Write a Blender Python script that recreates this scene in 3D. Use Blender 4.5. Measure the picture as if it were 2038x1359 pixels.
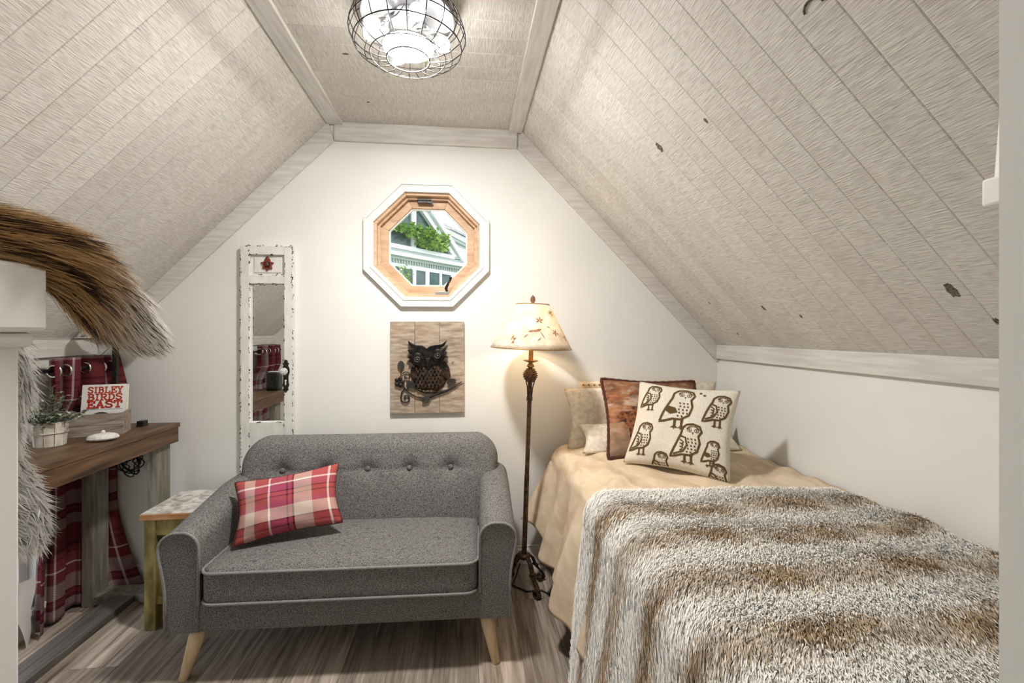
import bpy, bmesh, math, random
import numpy as np
from mathutils import Vector, Matrix
for o in list(bpy.data.objects): bpy.data.objects.remove(o)
S = bpy.context.scene
COL = S.collection
random.seed(7); RNG = np.random.default_rng(7)
PI = math.pi

# ------------------------------------------------------------------ camera
FPX, EYE, YAW = 890.0, 1.35, math.atan(94/890.0)
cam = bpy.data.cameras.new('camera'); camo = bpy.data.objects.new('camera', cam); COL.objects.link(camo)
camo.location = (0, 0, EYE); camo.rotation_euler = (PI/2, 0, -YAW)
cam.sensor_fit = 'HORIZONTAL'; cam.sensor_width = 36; cam.lens = 36*FPX/2038
cam.shift_y = -(679.5-661)/2038; cam.clip_start = 0.02
S.camera = camo
# ------------------------------------------------------------------ world (bright overcast sky)
W = bpy.data.worlds.new('sky'); S.world = W; W.use_nodes = True
bg = W.node_tree.nodes['Background']; bg.inputs[0].default_value = (0.86, 0.93, 1.0, 1); bg.inputs[1].default_value = 1.5
S.view_settings.view_transform = 'Standard'; S.view_settings.look = 'None'
S.view_settings.exposure = 0.84; S.view_settings.gamma = 1; S.view_settings.use_curve_mapping = False
BULB_E, LENS_E, LAMP_E = 42.0, 300.0, 58.0

# ------------------------------------------------------------------ materials
MATS = {}
def mat(name, c1, c2=None, scale=(20, 20, 20), detail=4, rough=.6, bump=0., bdist=.002, metal=0., lo=.35, hi=.65, rnd=0., trans=0., emis=None, spec=.4, c3=None, coord='Object', distort=0.):
    m = bpy.data.materials.new(name); MATS[name] = m; m.use_nodes = True
    nt = m.node_tree; N = nt.nodes; L = nt.links; b = N['Principled BSDF']
    b.inputs['Roughness'].default_value = rough; b.inputs['Metallic'].default_value = metal
    b.inputs['Specular IOR Level'].default_value = spec
    b.inputs['Base Color'].default_value = (*c1, 1)
    if emis: b.inputs['Emission Color'].default_value = (*emis[:3], 1); b.inputs['Emission Strength'].default_value = emis[3]
    if c2:
        tc = N.new('ShaderNodeTexCoord'); mp = N.new('ShaderNodeMapping'); mp.inputs['Scale'].default_value = scale
        L.new(tc.outputs[coord], mp.inputs[0])
        src = mp.outputs[0]
        if rnd:
            oi = N.new('ShaderNodeObjectInfo'); ml = N.new('ShaderNodeMath'); ml.operation = 'MULTIPLY'; ml.inputs[1].default_value = 97.
            L.new(oi.outputs['Random'], ml.inputs[0])
            ad = N.new('ShaderNodeVectorMath'); ad.operation = 'ADD'; L.new(mp.outputs[0], ad.inputs[0]); L.new(ml.outputs[0], ad.inputs[1]); src = ad.outputs[0]
        no = N.new('ShaderNodeTexNoise'); no.inputs['Scale'].default_value = 1; no.inputs['Detail'].default_value = detail; no.inputs['Distortion'].default_value = distort
        L.new(src, no.inputs['Vector'])
        cr = N.new('ShaderNodeValToRGB'); cr.color_ramp.elements[0].position = lo; cr.color_ramp.elements[1].position = hi
        cr.color_ramp.elements[0].color = (*c1, 1); cr.color_ramp.elements[1].color = (*c2, 1)
        if c3:
            el = cr.color_ramp.elements.new((lo+hi)/2); el.color = (*c3, 1)
        L.new(no.outputs['Fac'], cr.inputs[0]); col = cr.outputs[0]
        if rnd:
            hs = N.new('ShaderNodeHueSaturation'); mr = N.new('ShaderNodeMapRange'); mr.inputs['To Min'].default_value = 1-rnd; mr.inputs['To Max'].default_value = 1+rnd
            L.new(oi.outputs['Random'], mr.inputs['Value']); L.new(mr.outputs[0], hs.inputs['Value']); L.new(col, hs.inputs['Color']); col = hs.outputs[0]
        L.new(col, b.inputs['Base Color'])
        if bump:
            bp = N.new('ShaderNodeBump'); bp.inputs['Strength'].default_value = bump; bp.inputs['Distance'].default_value = bdist
            L.new(no.outputs['Fac'], bp.inputs['Height']); L.new(bp.outputs[0], b.inputs['Normal'])
    if trans:
        out = N['Material Output']; tr = N.new('ShaderNodeBsdfTranslucent'); mx = N.new('ShaderNodeMixShader'); mx.inputs[0].default_value = trans
        if c2: L.new(col, tr.inputs[0])
        else: tr.inputs[0].default_value = (*c1, 1)
        L.new(b.outputs[0], mx.inputs[1]); L.new(tr.outputs[0], mx.inputs[2]); L.new(mx.outputs[0], out.inputs[0])
    return m

def mix_noise(m, scale, c, lo, hi, fac=1., detail=3, rnd=True):
    """lay a second noise colour over a material's base colour"""
    nt = m.node_tree; N = nt.nodes; L = nt.links; b = N['Principled BSDF']
    tc = N.new('ShaderNodeTexCoord'); mp = N.new('ShaderNodeMapping'); mp.inputs['Scale'].default_value = scale; L.new(tc.outputs['Object'], mp.inputs[0])
    src = mp.outputs[0]
    if rnd:
        oi = N.new('ShaderNodeObjectInfo'); ml = N.new('ShaderNodeMath'); ml.operation = 'MULTIPLY'; ml.inputs[1].default_value = 53.; L.new(oi.outputs['Random'], ml.inputs[0])
        ad = N.new('ShaderNodeVectorMath'); L.new(src, ad.inputs[0]); L.new(ml.outputs[0], ad.inputs[1]); src = ad.outputs[0]
    no = N.new('ShaderNodeTexNoise'); no.inputs['Scale'].default_value = 1; no.inputs['Detail'].default_value = detail; L.new(src, no.inputs['Vector'])
    mr = N.new('ShaderNodeMapRange'); mr.inputs['From Min'].default_value = lo; mr.inputs['From Max'].default_value = hi; mr.inputs['To Max'].default_value = fac; L.new(no.outputs['Fac'], mr.inputs['Value'])
    mx = N.new('ShaderNodeMix'); mx.data_type = 'RGBA'; L.new(mr.outputs[0], mx.inputs[0])
    lk = b.inputs['Base Color'].links
    if lk: L.new(lk[0].from_socket, mx.inputs[6])
    else: mx.inputs[6].default_value = b.inputs['Base Color'].default_value
    mx.inputs[7].default_value = (*c, 1); L.new(mx.outputs[2], b.inputs['Base Color'])
    return m

wall_m = mat('wall_paint', (.80, .795, .765), (.83, .825, .80), (3, 3, 3), rough=.75, spec=.2)
plank_m = mat('sawn_plank', (.51, .475, .435), (.77, .74, .695), (260, 24, 60), detail=6, rough=.85, bump=.7, bdist=.005, lo=.26, hi=.60, distort=.35, rnd=.05, spec=.15)
mix_noise(plank_m, (3, 14, 5), (.60, .55, .50), .45, .8, .5)
mix_noise(plank_m, (14, 14, 14), (.74, .72, .69), .5, .8, .5)
trim_m = mat('whitewashed_trim', (.60, .575, .54), (.74, .72, .685), (6, 60, 60), detail=5, rough=.7, rnd=.04, spec=.25)
trimY_m = mat('whitewashed_trim_long', (.60, .575, .54), (.74, .72, .685), (60, 5, 60), detail=5, rough=.7, rnd=.04, spec=.25)
dark_m = mat('gap_dark', (.05, .042, .035), rough=.9)
knot_m = mat('knot', (.04, .035, .03), (.22, .19, .16), (150, 150, 150), rough=.9)
floor_m = mat('vinyl_oak', (.17, .125, .095), (.52, .44, .37), (55, 3.2, 30), detail=8, rough=.42, bump=.12, bdist=.001, lo=.3, hi=.68, rnd=.32, spec=.4, distort=.5)
mix_noise(floor_m, (160, 4, 40), (.62, .58, .53), .60, .72, .55)
mix_noise(floor_m, (12, 1.2, 8), (.16, .12, .095), .52, .75, .6)
floord_m = mat('vinyl_oak_nosing', (.055, .048, .042), (.17, .155, .14), (60, 3.5, 30), detail=8, rough=.5, bump=.15, bdist=.001, lo=.3, hi=.7, distort=.6)
white_m = mat('white_paint', (.80, .79, .77), rough=.4)
basew_m = mat('baseboard_paint', (.78, .76, .73), rough=.35)
pine_m = mat('pine', (.56, .35, .21), (.72, .50, .33), (10, 10, 40), detail=4, rough=.5)
pineh_m = mat('pine_horizontal', (.56, .35, .21), (.72, .50, .33), (6, 40, 40), detail=4, rough=.5)
sofa_m = mat('grey_tweed', (.050, .049, .048), (.265, .258, .253), (230, 230, 230), detail=3, rough=.95, bump=.5, bdist=.002, lo=.32, hi=.66, spec=.1)
mix_noise(sofa_m, (45, 45, 480), (.045, .045, .045), .55, .7, .5, rnd=False)
mix_noise(sofa_m, (480, 480, 45), (.38, .37, .365), .56, .72, .5, rnd=False)
piping_m = mat('grey_piping', (.12, .118, .115), (.36, .35, .345), (500, 500, 500), rough=.9)
leg_m = mat('light_beech', (.62, .45, .27), (.78, .62, .42), (40, 40, 6), detail=5, rough=.45)
walnut_m = mat('walnut_stain', (.04, .021, .011), (.17, .092, .045), (45, 4, 45), detail=7, rough=.42, lo=.3, hi=.7, bump=.15, bdist=.001)
walnutx_m = mat('walnut_stain_cross', (.055, .03, .016), (.22, .125, .06), (4, 45, 45), detail=7, rough=.45, lo=.3, hi=.7)
greyleg_m = mat('weathered_leg', (.13, .11, .085), (.31, .285, .23), (45, 45, 5), detail=6, rough=.6, lo=.3, hi=.7, bump=.2, bdist=.001)
mix_noise(greyleg_m, (6, 6, 3), (.20, .24, .20), .5, .7, .5)
olive_m = mat('olive_wood', (.12, .09, .025), (.30, .235, .075), (30, 30, 8), detail=5, rough=.5)
edge_m = mat('amber_wood_edge', (.36, .16, .06), (.55, .28, .12), (8, 60, 60), detail=4, rough=.4)
slate_m = mat('stone_top', (.30, .275, .255), (.72, .70, .675), (16, 22, 16), detail=6, rough=.5, lo=.38, hi=.6, c3=(.52, .485, .45), distort=1.2)
bronze_m = mat('bronze', (.045, .025, .014), (.13, .075, .04), (60, 60, 60), rough=.42, metal=.55)
brass_m = mat('aged_brass', (.30, .16, .05), (.50, .30, .10), (50, 50, 50), rough=.35, metal=.7)
cone_m = mat('pinecone_resin', (.06, .025, .012), (.26, .13, .07), (200, 200, 200), rough=.6)
iron_m = mat('black_iron', (.012, .011, .010), (.045, .04, .036), (90, 90, 90), rough=.45, metal=.5)
cord_m = mat('black_cord', (.012, .012, .012), rough=.5)
cream_m = mat('cream_quilt', (.62, .55, .44), (.78, .74, .66), (45, 45, 45), detail=5, rough=.9, bump=.4, bdist=.004)
tan_m = mat('tan_coverlet', (.55, .43, .30), (.70, .575, .43), (14, 5, 10), detail=6, rough=.85, bump=.5, bdist=.006, spec=.15, distort=.8)
skirt_m = mat('brown_skirt', (.14, .095, .06), (.24, .17, .115), (80, 80, 80), rough=.95)
head_m = mat('cream_upholstery', (.74, .58, .40), (.80, .66, .49), (60, 60, 60), rough=.8)
canvas_m = mat('owl_canvas', (.60, .55, .46), (.74, .69, .60), (240, 240, 240), detail=3, rough=.95, bump=.3, bdist=.001)
ink_m = mat('sepia_ink', (.10, .055, .016), rough=.9)
tap_m = mat('tapestry', (.06, .022, .012), (.44, .21, .10), (11, 11, 22), detail=7, rough=.95, lo=.36, hi=.66, c3=(.30, .12, .06), bump=.5, bdist=.002, distort=1.)
mix_noise(tap_m, (14, 14, 40), (.56, .46, .36), .52, .66, .7, rnd=False)
mix_noise(tap_m, (9, 9, 13), (.03, .028, .02), .55, .68, .75, rnd=False)
def band(m, z0, z1, c, sc):
    nt = m.node_tree; N = nt.nodes; L = nt.links; b = N['Principled BSDF']; tc = N.new('ShaderNodeTexCoord'); sp = N.new('ShaderNodeSeparateXYZ'); L.new(tc.outputs['Object'], sp.inputs[0])
    mp = N.new('ShaderNodeMapping'); mp.inputs['Scale'].default_value = sc; L.new(tc.outputs['Object'], mp.inputs[0]); no = N.new('ShaderNodeTexNoise'); no.inputs['Scale'].default_value = 1; no.inputs['Detail'].default_value = 5; L.new(mp.outputs[0], no.inputs['Vector'])
    ml = N.new('ShaderNodeMath'); ml.operation = 'MULTIPLY_ADD'; ml.inputs[1].default_value = .16; L.new(no.outputs['Fac'], ml.inputs[0]); L.new(sp.outputs[2], ml.inputs[2])
    mr = N.new('ShaderNodeMapRange'); mr.inputs['From Min'].default_value = z0+.08; mr.inputs['From Max'].default_value = z1+.08; mr.inputs['To Max'].default_value = .5; L.new(ml.outputs[0], mr.inputs['Value'])
    mx = N.new('ShaderNodeMix'); mx.data_type = 'RGBA'; L.new(mr.outputs[0], mx.inputs[0]); L.new(b.inputs['Base Color'].links[0].from_socket, mx.inputs[6]); mx.inputs[7].default_value = (*c, 1); L.new(mx.outputs[2], b.inputs['Base Color'])
band(tap_m, -.02, -.05, (.38, .27, .18), (9, 9, 60)); band(tap_m, -.125, -.15, (.22, .15, .10), (9, 9, 60)); band(tap_m, .10, .13, (.17, .075, .035), (30, 30, 40))
tapedge_m = mat('tapestry_cord', (.03, .010, .007), (.13, .04, .025), (300, 300, 300), rough=.9)
bear_m = mat('tapestry_bear', (.05, .018, .012), (.30, .11, .04), (60, 60, 60), rough=.95)
chrome_m = mat('chrome', (.75, .76, .78), rough=.12, metal=1.)
blade_m = mat('clear_white_blade', (.42, .43, .44), rough=.2, trans=.15)
bulb_m = mat('lit_bulb', (1, 1, 1), emis=(1, .97, .92, BULB_E))
lens_m = mat('lit_lens', (1, 1, 1), emis=(1, .97, .92, LENS_E))
lbulb_m = mat('lit_warm_bulb', (1, 1, 1), emis=(1, .74, .45, LAMP_E))
shade_m = mat('mica_paper_shade', (.74, .64, .52), (.86, .79, .69), (26, 26, 26), detail=8, rough=.8, trans=.36, lo=.4, hi=.6)
leafprint_m = mat('pressed_leaf', (.30, .15, .08), (.45, .26, .15), (90, 90, 90), rough=.9, trans=.3)
glass_m = bpy.data.materials.new('window_glass'); glass_m.use_nodes = True
_n = glass_m.node_tree; _n.nodes.clear(); _o = _n.nodes.new('ShaderNodeOutputMaterial'); _t = _n.nodes.new('ShaderNodeBsdfTransparent'); _g = _n.nodes.new('ShaderNodeBsdfGlossy'); _g.inputs['Roughness'].default_value = .02
_x = _n.nodes.new('ShaderNodeMixShader'); _x.inputs[0].default_value = .05; _n.links.new(_t.outputs[0], _x.inputs[1]); _n.links.new(_g.outputs[0], _x.inputs[2]); _n.links.new(_x.outputs[0], _o.inputs[0])
mirror_m = mat('mirror', (.86, .87, .86), rough=.0, metal=1.)
chalk_m = mat('chalk_white', (.70, .69, .655), (.80, .79, .76), (30, 30, 12), rough=.65)
chip_m = mat('chipped_dark', (.025, .022, .02), rough=.9)
red_m = mat('rust_red', (.13, .018, .012), (.28, .06, .04), (120, 120, 120), rough=.55)
crystal_m = mat('crystal_knob', (.75, .76, .75), (.35, .36, .36), (160, 160, 160), rough=.08, spec=.8)
signA_m = mat('sign_plank', (.22, .165, .12), (.47, .39, .31), (14, 14, 70), detail=6, rough=.8, lo=.3, hi=.68, rnd=.12, bump=.25, bdist=.002)
mix_noise(signA_m, (4, 4, 5), (.40, .26, .15), .48, .7, .7)
owlmetal_m = mat('owl_metal', (.006, .006, .006), (.045, .036, .03), (45, 45, 45), detail=5, rough=.42, metal=.6, lo=.42, hi=.8)
owlbody_m = mat('owl_body_metal', (.007, .006, .005), (.12, .068, .036), (38, 38, 60), detail=5, rough=.45, metal=.5, lo=.38, hi=.75)
leafmetal_m = mat('leaf_metal', (.045, .043, .042), (.26, .25, .24), (220, 220, 220), rough=.4, metal=.6)
crate_m = mat('weathered_crate', (.15, .105, .08), (.40, .335, .29), (8, 60, 60), detail=7, rough=.85, lo=.3, hi=.68, bump=.4, bdist=.002, distort=.6)
pot_m = mat('plank_pot', (.42, .37, .31), (.66, .61, .54), (35, 35, 9), detail=6, rough=.85)
green_m = mat('sage_leaf', (.06, .10, .06), (.22, .28, .19), (60, 60, 60), rough=.6, rnd=.3)
paleg_m = mat('pale_leaf', (.36, .40, .30), (.55, .58, .48), (60, 60, 60), rough=.6)
lav_m = mat('lavender_bud', (.25, .25, .42), rough=.7)
paper_m = mat('book_cover', (.80, .795, .77), rough=.4)
pages_m = mat('book_pages', (.70, .66, .58), rough=.8)
redink_m = mat('red_ink', (.55, .05, .025), rough=.5)
blkink_m = mat('dark_ink', (.04, .045, .055), rough=.5)
stonew_m = mat('white_ceramic', (.62, .60, .57), (.78, .76, .73), (120, 40, 40), rough=.55, bump=.5, bdist=.002)
lampw_m = mat('printed_shade', (.80, .77, .71), rough=.8, trans=.25)
plastic_m = mat('black_plastic', (.015, .018, .018), rough=.3)
grom_m = mat('nickel_grommet', (.72, .69, .64), rough=.25, metal=1.)
lining_m = mat('curtain_lining', (.74, .72, .70), rough=.7)
sidingw_m = mat('house_white', (.80, .82, .83), rough=.6)
sidingg_m = mat('house_sage_trim', (.40, .46, .43), rough=.6)
pane_m = mat('painted_reflection_pane', (.02, .05, .05), (.10, .17, .16), (1.3, 1.3, 2.2), detail=5, rough=.15, lo=.3, hi=.7)  # dark interior and tree reflections painted in as green-blue noise
roof_m = mat('house_shingle', (.45, .41, .41), (.60, .56, .55), (6, 6, 6), rough=.8)
vine_m = mat('vine_leaf', (.10, .26, .03), (.38, .58, .10), (4, 4, 4), rough=.6, trans=.3)
grass_m = mat('ground_grass', (.10, .16, .06), (.18, .24, .10), (.5, .5, .5), rough=.9)
def attr_mat(name):
    m = bpy.data.materials.new(name); m.use_nodes = True; N = m.node_tree.nodes; L = m.node_tree.links; N.remove(N['Principled BSDF'])
    a = N.new('ShaderNodeAttribute'); a.attribute_name = 'col'; d = N.new('ShaderNodeBsdfDiffuse'); d.inputs['Roughness'].default_value = .6
    L.new(a.outputs['Color'], d.inputs[0]); L.new(d.outputs[0], N['Material Output'].inputs[0]); return m
fur_m = attr_mat('faux_fur')

def plaid_mat(name, ru, rv, twill=260):
    """woven plaid from two colour-stripe ramps on UV; ru/rv: list of (pos, colour)"""
    m = bpy.data.materials.new(name); m.use_nodes = True; N = m.node_tree.nodes; L = m.node_tree.links; b = N['Principled BSDF']
    b.inputs['Roughness'].default_value = .95; b.inputs['Specular IOR Level'].default_value = .1
    uv = N.new('ShaderNodeUVMap'); sp = N.new('ShaderNodeSeparateXYZ'); L.new(uv.outputs[0], sp.inputs[0])
    ramps = []
    for ax, st in ((0, ru), (1, rv)):
        fr = N.new('ShaderNodeMath'); fr.operation = 'FRACT'; L.new(sp.outputs[ax], fr.inputs[0])
        cr = N.new('ShaderNodeValToRGB'); cr.color_ramp.interpolation = 'CONSTANT'
        E = cr.color_ramp.elements
        E[0].position = st[0][0]; E[0].color = (*st[0][1], 1); E[1].position = st[1][0]; E[1].color = (*st[1][1], 1)
        for p, c in st[2:]: e = E.new(p); e.color = (*c, 1)
        L.new(fr.outputs[0], cr.inputs[0]); ramps.append(cr)
    # twill: diagonal alternation of warp and weft
    ad = N.new('ShaderNodeMath'); ad.operation = 'ADD'; L.new(sp.outputs[0], ad.inputs[0]); L.new(sp.outputs[1], ad.inputs[1])
    mu = N.new('ShaderNodeMath'); mu.operation = 'MULTIPLY'; mu.inputs[1].default_value = twill; L.new(ad.outputs[0], mu.inputs[0])
    sn = N.new('ShaderNodeMath'); sn.operation = 'SINE'; L.new(mu.outputs[0], sn.inputs[0])
    mr = N.new('ShaderNodeMapRange'); mr.inputs['From Min'].default_value = -1; mr.inputs['To Min'].default_value = .2; mr.inputs['To Max'].default_value = .8; L.new(sn.outputs[0], mr.inputs['Value'])
    mx = N.new('ShaderNodeMix'); mx.data_type = 'RGBA'; L.new(mr.outputs[0], mx.inputs[0]); L.new(ramps[0].outputs[0], mx.inputs[6]); L.new(ramps[1].outputs[0], mx.inputs[7])
    L.new(mx.outputs[2], b.inputs['Base Color']); return m
_r, _k, _c, _w, _p, _m = (.40, .085, .085), (.055, .012, .016), (.60, .50, .43), (.82, .78, .74), (.36, .07, .13), (.25, .03, .045)
plaid_m = plaid_mat('red_plaid', [(0, _r), (.10, _c), (.20, _r), (.33, _w), (.35, _p), (.50, _k), (.515, _p), (.55, _k), (.57, _c), (.74, _r), (.90, _w), (.925, _r)],
                    [(0, _r), (.09, _k), (.12, _m), (.2, _k), (.23, _c), (.42, _p), (.50, _r), (.58, _k), (.60, _r), (.66, _k), (.68, _p), (.80, _w), (.83, _r)], 300)
_cr, _cm, _cg, _cw = (.125, .024, .030), (.032, .007, .010), (.25, .20, .195), (.48, .45, .44)
curt_m = plaid_mat('curtain_plaid', [(0, _cr), (.16, _cg), (.36, _cr), (.46, _cw), (.48, _cr), (.62, _cm), (.7, _cr)],
                   [(0, _cg), (.12, _cm), (.16, _cr), (.2, _cm), (.23, _cg), (.40, _cr), (.52, _cw), (.54, _cr), (.66, _cm), (.68, _cr), (.74, _cm), (.77, _cr)], 330)

# ------------------------------------------------------------------ geometry helpers
def link(o, parent=None):
    COL.objects.link(o)
    if parent: o.parent = parent
    return o
def tag(o, label=None, cat=None, group=None, kind=None):
    if label: o['label'] = label
    if cat: o['category'] = cat
    if group: o['group'] = group
    if kind: o['kind'] = kind
    return o
def thing(name, label, cat, loc=(0, 0, 0), rot=(0, 0, 0), group=None, kind=None):
    o = bpy.data.objects.new(name, None); o.empty_display_size = .05; COL.objects.link(o); o.location = loc; o.rotation_euler = rot
    return tag(o, label, cat, group, kind)
def mesh(name, V, F, m, parent=None, smooth=False, uv=None):
    me = bpy.data.meshes.new(name); me.from_pydata([tuple(v) for v in V], [], F)
    if uv is not None:
        ul = me.uv_layers.new(name='UVMap'); li = [0]*len(me.loops); me.loops.foreach_get('vertex_index', li)
        ul.data.foreach_set('uv', np.asarray(uv, dtype=np.float32)[li].ravel())
    if smooth: me.polygons.foreach_set('use_smooth', [True]*len(me.polygons))
    me.materials.append(m); me.update()
    return link(bpy.data.objects.new(name, me), parent)
def bevel(o, w=.004, seg=2):
    b = o.modifiers.new('bevel', 'BEVEL'); b.width = w; b.segments = seg; b.limit_method = 'ANGLE'; return o
class MB:
    def __init__(s): s.v = []; s.f = []; s.uv = []
    def add(s, V, F, uv=None):
        n = len(s.v); s.v += [tuple(v) for v in V]; s.f += [[i+n for i in f] for f in F]; s.uv += list(uv) if uv is not None else [(0, 0)]*len(V); return s
    def box(s, x0, x1, y0, y1, z0, z1):
        return s.add([(x0,y0,z0),(x1,y0,z0),(x1,y1,z0),(x0,y1,z0),(x0,y0,z1),(x1,y0,z1),(x1,y1,z1),(x0,y1,z1)], [[3,2,1,0],[4,5,6,7],[0,1,5,4],[1,2,6,5],[2,3,7,6],[3,0,4,7]])
    def prism(s, P, vec):
        n = len(P); v = Vector(vec); P = [Vector(p) for p in P]
        return s.add(P+[p+v for p in P], [list(range(n))[::-1], list(range(n, 2*n))]+[[i, (i+1) % n, n+(i+1) % n, n+i] for i in range(n)])
    def tube(s, pts, r, n=8, closed=False, radii=None, flat=1.0):
        P = [Vector(p) for p in pts]; k = len(P); V = []; up = None
        for i in range(k):
            t = (P[(i+1) % k]-P[i-1]) if closed else (P[min(i+1, k-1)]-P[max(i-1, 0)])
            if t.length < 1e-9: t = Vector((0, 0, 1))
            t.normalize()
            if up is None: up = Vector((0, 0, 1)) if abs(t.z) < .9 else Vector((1, 0, 0))
            a = t.cross(up)
            if a.length < 1e-6: a = t.orthogonal()
            a.normalize(); b = a.cross(t).normalized(); up = b
            rr = radii[i] if radii else r
            for j in range(n):
                q = 2*PI*j/n; V.append(P[i]+a*(rr*math.cos(q))+b*(rr*flat*math.sin(q)))
        F = [[i*n+j, i*n+(j+1) % n, ((i+1) % k)*n+(j+1) % n, ((i+1) % k)*n+j] for i in range(k if closed else k-1) for j in range(n)]
        if not closed: F += [list(range(n))[::-1], list(range((k-1)*n, k*n))]
        return s.add(V, F)
    def lathe(s, prof, n=24, c=(0, 0, 0), cap=True):
        V = [(c[0]+r*math.cos(2*PI*j/n), c[1]+r*math.sin(2*PI*j/n), c[2]+z) for r, z in prof for j in range(n)]; k = len(prof)
        F = [[i*n+j, i*n+(j+1) % n, (i+1)*n+(j+1) % n, (i+1)*n+j] for i in range(k-1) for j in range(n)]
        if cap: F += [list(range(n))[::-1], list(range((k-1)*n, k*n))]
        return s.add(V, F)
    def ball(s, c, rx, ry=None, rz=None, n=12, m=8):
        ry = ry or rx; rz = rz or rx
        return s.lathe_xyz(c, rx, ry, rz, n, m)
    def lathe_xyz(s, c, rx, ry, rz, n, m):
        V = []
        for i in range(m+1):
            t = -PI/2+PI*i/m; cr = max(math.cos(t), 1e-4)
            V += [(c[0]+rx*cr*math.cos(2*PI*j/n), c[1]+ry*cr*math.sin(2*PI*j/n), c[2]+rz*math.sin(t)) for j in range(n)]
        return s.add(V, [[i*n+j, i*n+(j+1) % n, (i+1)*n+(j+1) % n, (i+1)*n+j] for i in range(m) for j in range(n)])
    def grid(s, fn, nu, nv, u0=0, u1=1, v0=0, v1=1, flip=False, uvf=None):
        V = []; U = []
        for i in range(nu+1):
            for j in range(nv+1):
                u = u0+(u1-u0)*i/nu; v = v0+(v1-v0)*j/nv; V.append(fn(u, v)); U.append(uvf(u, v) if uvf else (u, v))
        F = [[i*(nv+1)+j, (i+1)*(nv+1)+j, (i+1)*(nv+1)+j+1, i*(nv+1)+j+1] for i in range(nu) for j in range(nv)]
        if flip: F = [f[::-1] for f in F]
        return s.add(V, F, U)
    def build(s, name, m, parent=None, smooth=False, bev=None, uv=False):
        o = mesh(name, s.v, s.f, m, parent, smooth, s.uv if uv else None)
        if bev: bevel(o, *bev) if isinstance(bev, tuple) else bevel(o, bev)
        return o
def box(name, x0, x1, y0, y1, z0, z1, m, parent=None, bev=None):
    return MB().box(x0, x1, y0, y1, z0, z1).build(name, m, parent, bev=bev)
def holed(name, outer, holes, fmap, vec, m, parent=None):
    """flat polygon with holes, extruded by vec; fmap maps 2-D to 3-D"""
    bm = bmesh.new(); es = []
    for lp in [outer]+holes:
        vs = [bm.verts.new(fmap(*p)) for p in lp]
        es += [bm.edges.new((vs[i], vs[(i+1) % len(vs)])) for i in range(len(vs))]
    bmesh.ops.triangle_fill(bm, use_beauty=True, edges=es)
    r = bmesh.ops.extrude_face_region(bm, geom=bm.faces[:]); bmesh.ops.translate(bm, vec=Vector(vec), verts=[g for g in r['geom'] if isinstance(g, bmesh.types.BMVert)])
    bmesh.ops.recalc_face_normals(bm, faces=bm.faces[:]); me = bpy.data.meshes.new(name); bm.to_mesh(me); bm.free(); me.materials.append(m)
    return link(bpy.data.objects.new(name, me), parent)
def inst(src, name, parent, M):
    o = bpy.data.objects.new(name, src.data if hasattr(src, 'data') else src); link(o, parent); o.matrix_local = M; return o
def basis(x, y, z, o):
    x, y, z = Vector(x).normalized(), Vector(y).normalized(), Vector(z).normalized()
    return Matrix(((x.x, y.x, z.x, o[0]), (x.y, y.y, z.y, o[1]), (x.z, y.z, z.z, o[2]), (0, 0, 0, 1)))
def arc(cx, cz, r, a0, a1, n): return [(cx+r*math.cos(a0+(a1-a0)*i/n), cz+r*math.sin(a0+(a1-a0)*i/n)) for i in range(n+1)]

# ------------------------------------------------------------------ room shell
XL, XR, YB, YF, ZC = -1.94, 1.537, 2.59, .36, 2.52
RL, RR, KL, KR = -.753, .325, 1.31, 1.27          # ridge lines of the flat ceiling, knee-wall heights
def struct(o, label, cat): return tag(o, label, cat, kind='structure')

floor = struct(box('floor', XL-.1, XR+.1, -.9, YB+.1, -.10, -.012, dark_m), 'grey brown wood plank floor of the attic room', 'floor')
pw, pl = .1815, 1.22
bm0 = MB().box(0, pw-.0012, 0, pl-.0012, -.012, 0); fb = None
row = 0; x = XL
while x < XR-.01:
    y = -.9-random.random()*pl
    while y < YB:
        y0, y1 = max(y, -.9), min(y+pl, YB)
        if y1-y0 > .05:
            w = min(pw-.0012, XR-x)
            full = abs((y1-y0)-pl) < 1e-6 and abs(w-(pw-.0012)) < 1e-6
            if full:
                if fb is None: fb = bm0.build('floorboard', floor_m, floor); fb.location = (x, y0, 0)
                else: o = inst(fb, 'floorboard', floor, Matrix.Translation((x, y0, 0)))
            else:
                o = MB().box(0, w, 0, y1-y0-.0012, -.012, 0).build('floorboard', floor_m, floor); o.location = (x, y0, 0)
        y += pl
    x += pw

OCX, OCZ = -.212, 1.845
def octo(r): return [(OCX+r/math.cos(PI/8)*math.cos(PI/8+i*PI/4), OCZ+r/math.cos(PI/8)*math.sin(PI/8+i*PI/4)) for i in range(8)]
gable = [(XL, 0), (XR, 0), (XR, KR), (RR, ZC), (RL, ZC), (XL, KL)]
struct(holed('wall_back', gable, [octo(.296)], lambda a, b: (a, YB, b), (0, .16, 0), wall_m), 'white gable wall with the octagonal window', 'wall')
DX0, DX1 = -.40, .486
struct(holed('wall_front', [(XL, 0), (DX0, 0), (DX0, 2.1), (DX1, 2.1), (DX1, 0), (XR, 0), (XR, KR), (RR, ZC), (RL, ZC), (XL, KL)], [], lambda a, b: (a, YF, b), (0, -.15, 0), wall_m), 'white wall and jamb of the entry doorway', 'wall')
WY0, WY1, WZ0, WZ1 = .98, 2.30, .12, 1.13
struct(holed('wall_left', [(YF, 0), (YB, 0), (YB, KL), (YF, KL)], [[(WY0, WZ0), (WY1, WZ0), (WY1, WZ1), (WY0, WZ1)]], lambda a, b: (XL, a, b), (-.14, 0, 0), wall_m), 'low white knee wall behind the console table and plaid curtains', 'wall')
struct(box('wall_right', XR, XR+.12, YF, YB, 0, KR, wall_m), 'low white knee wall beside the bed', 'wall')

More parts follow.
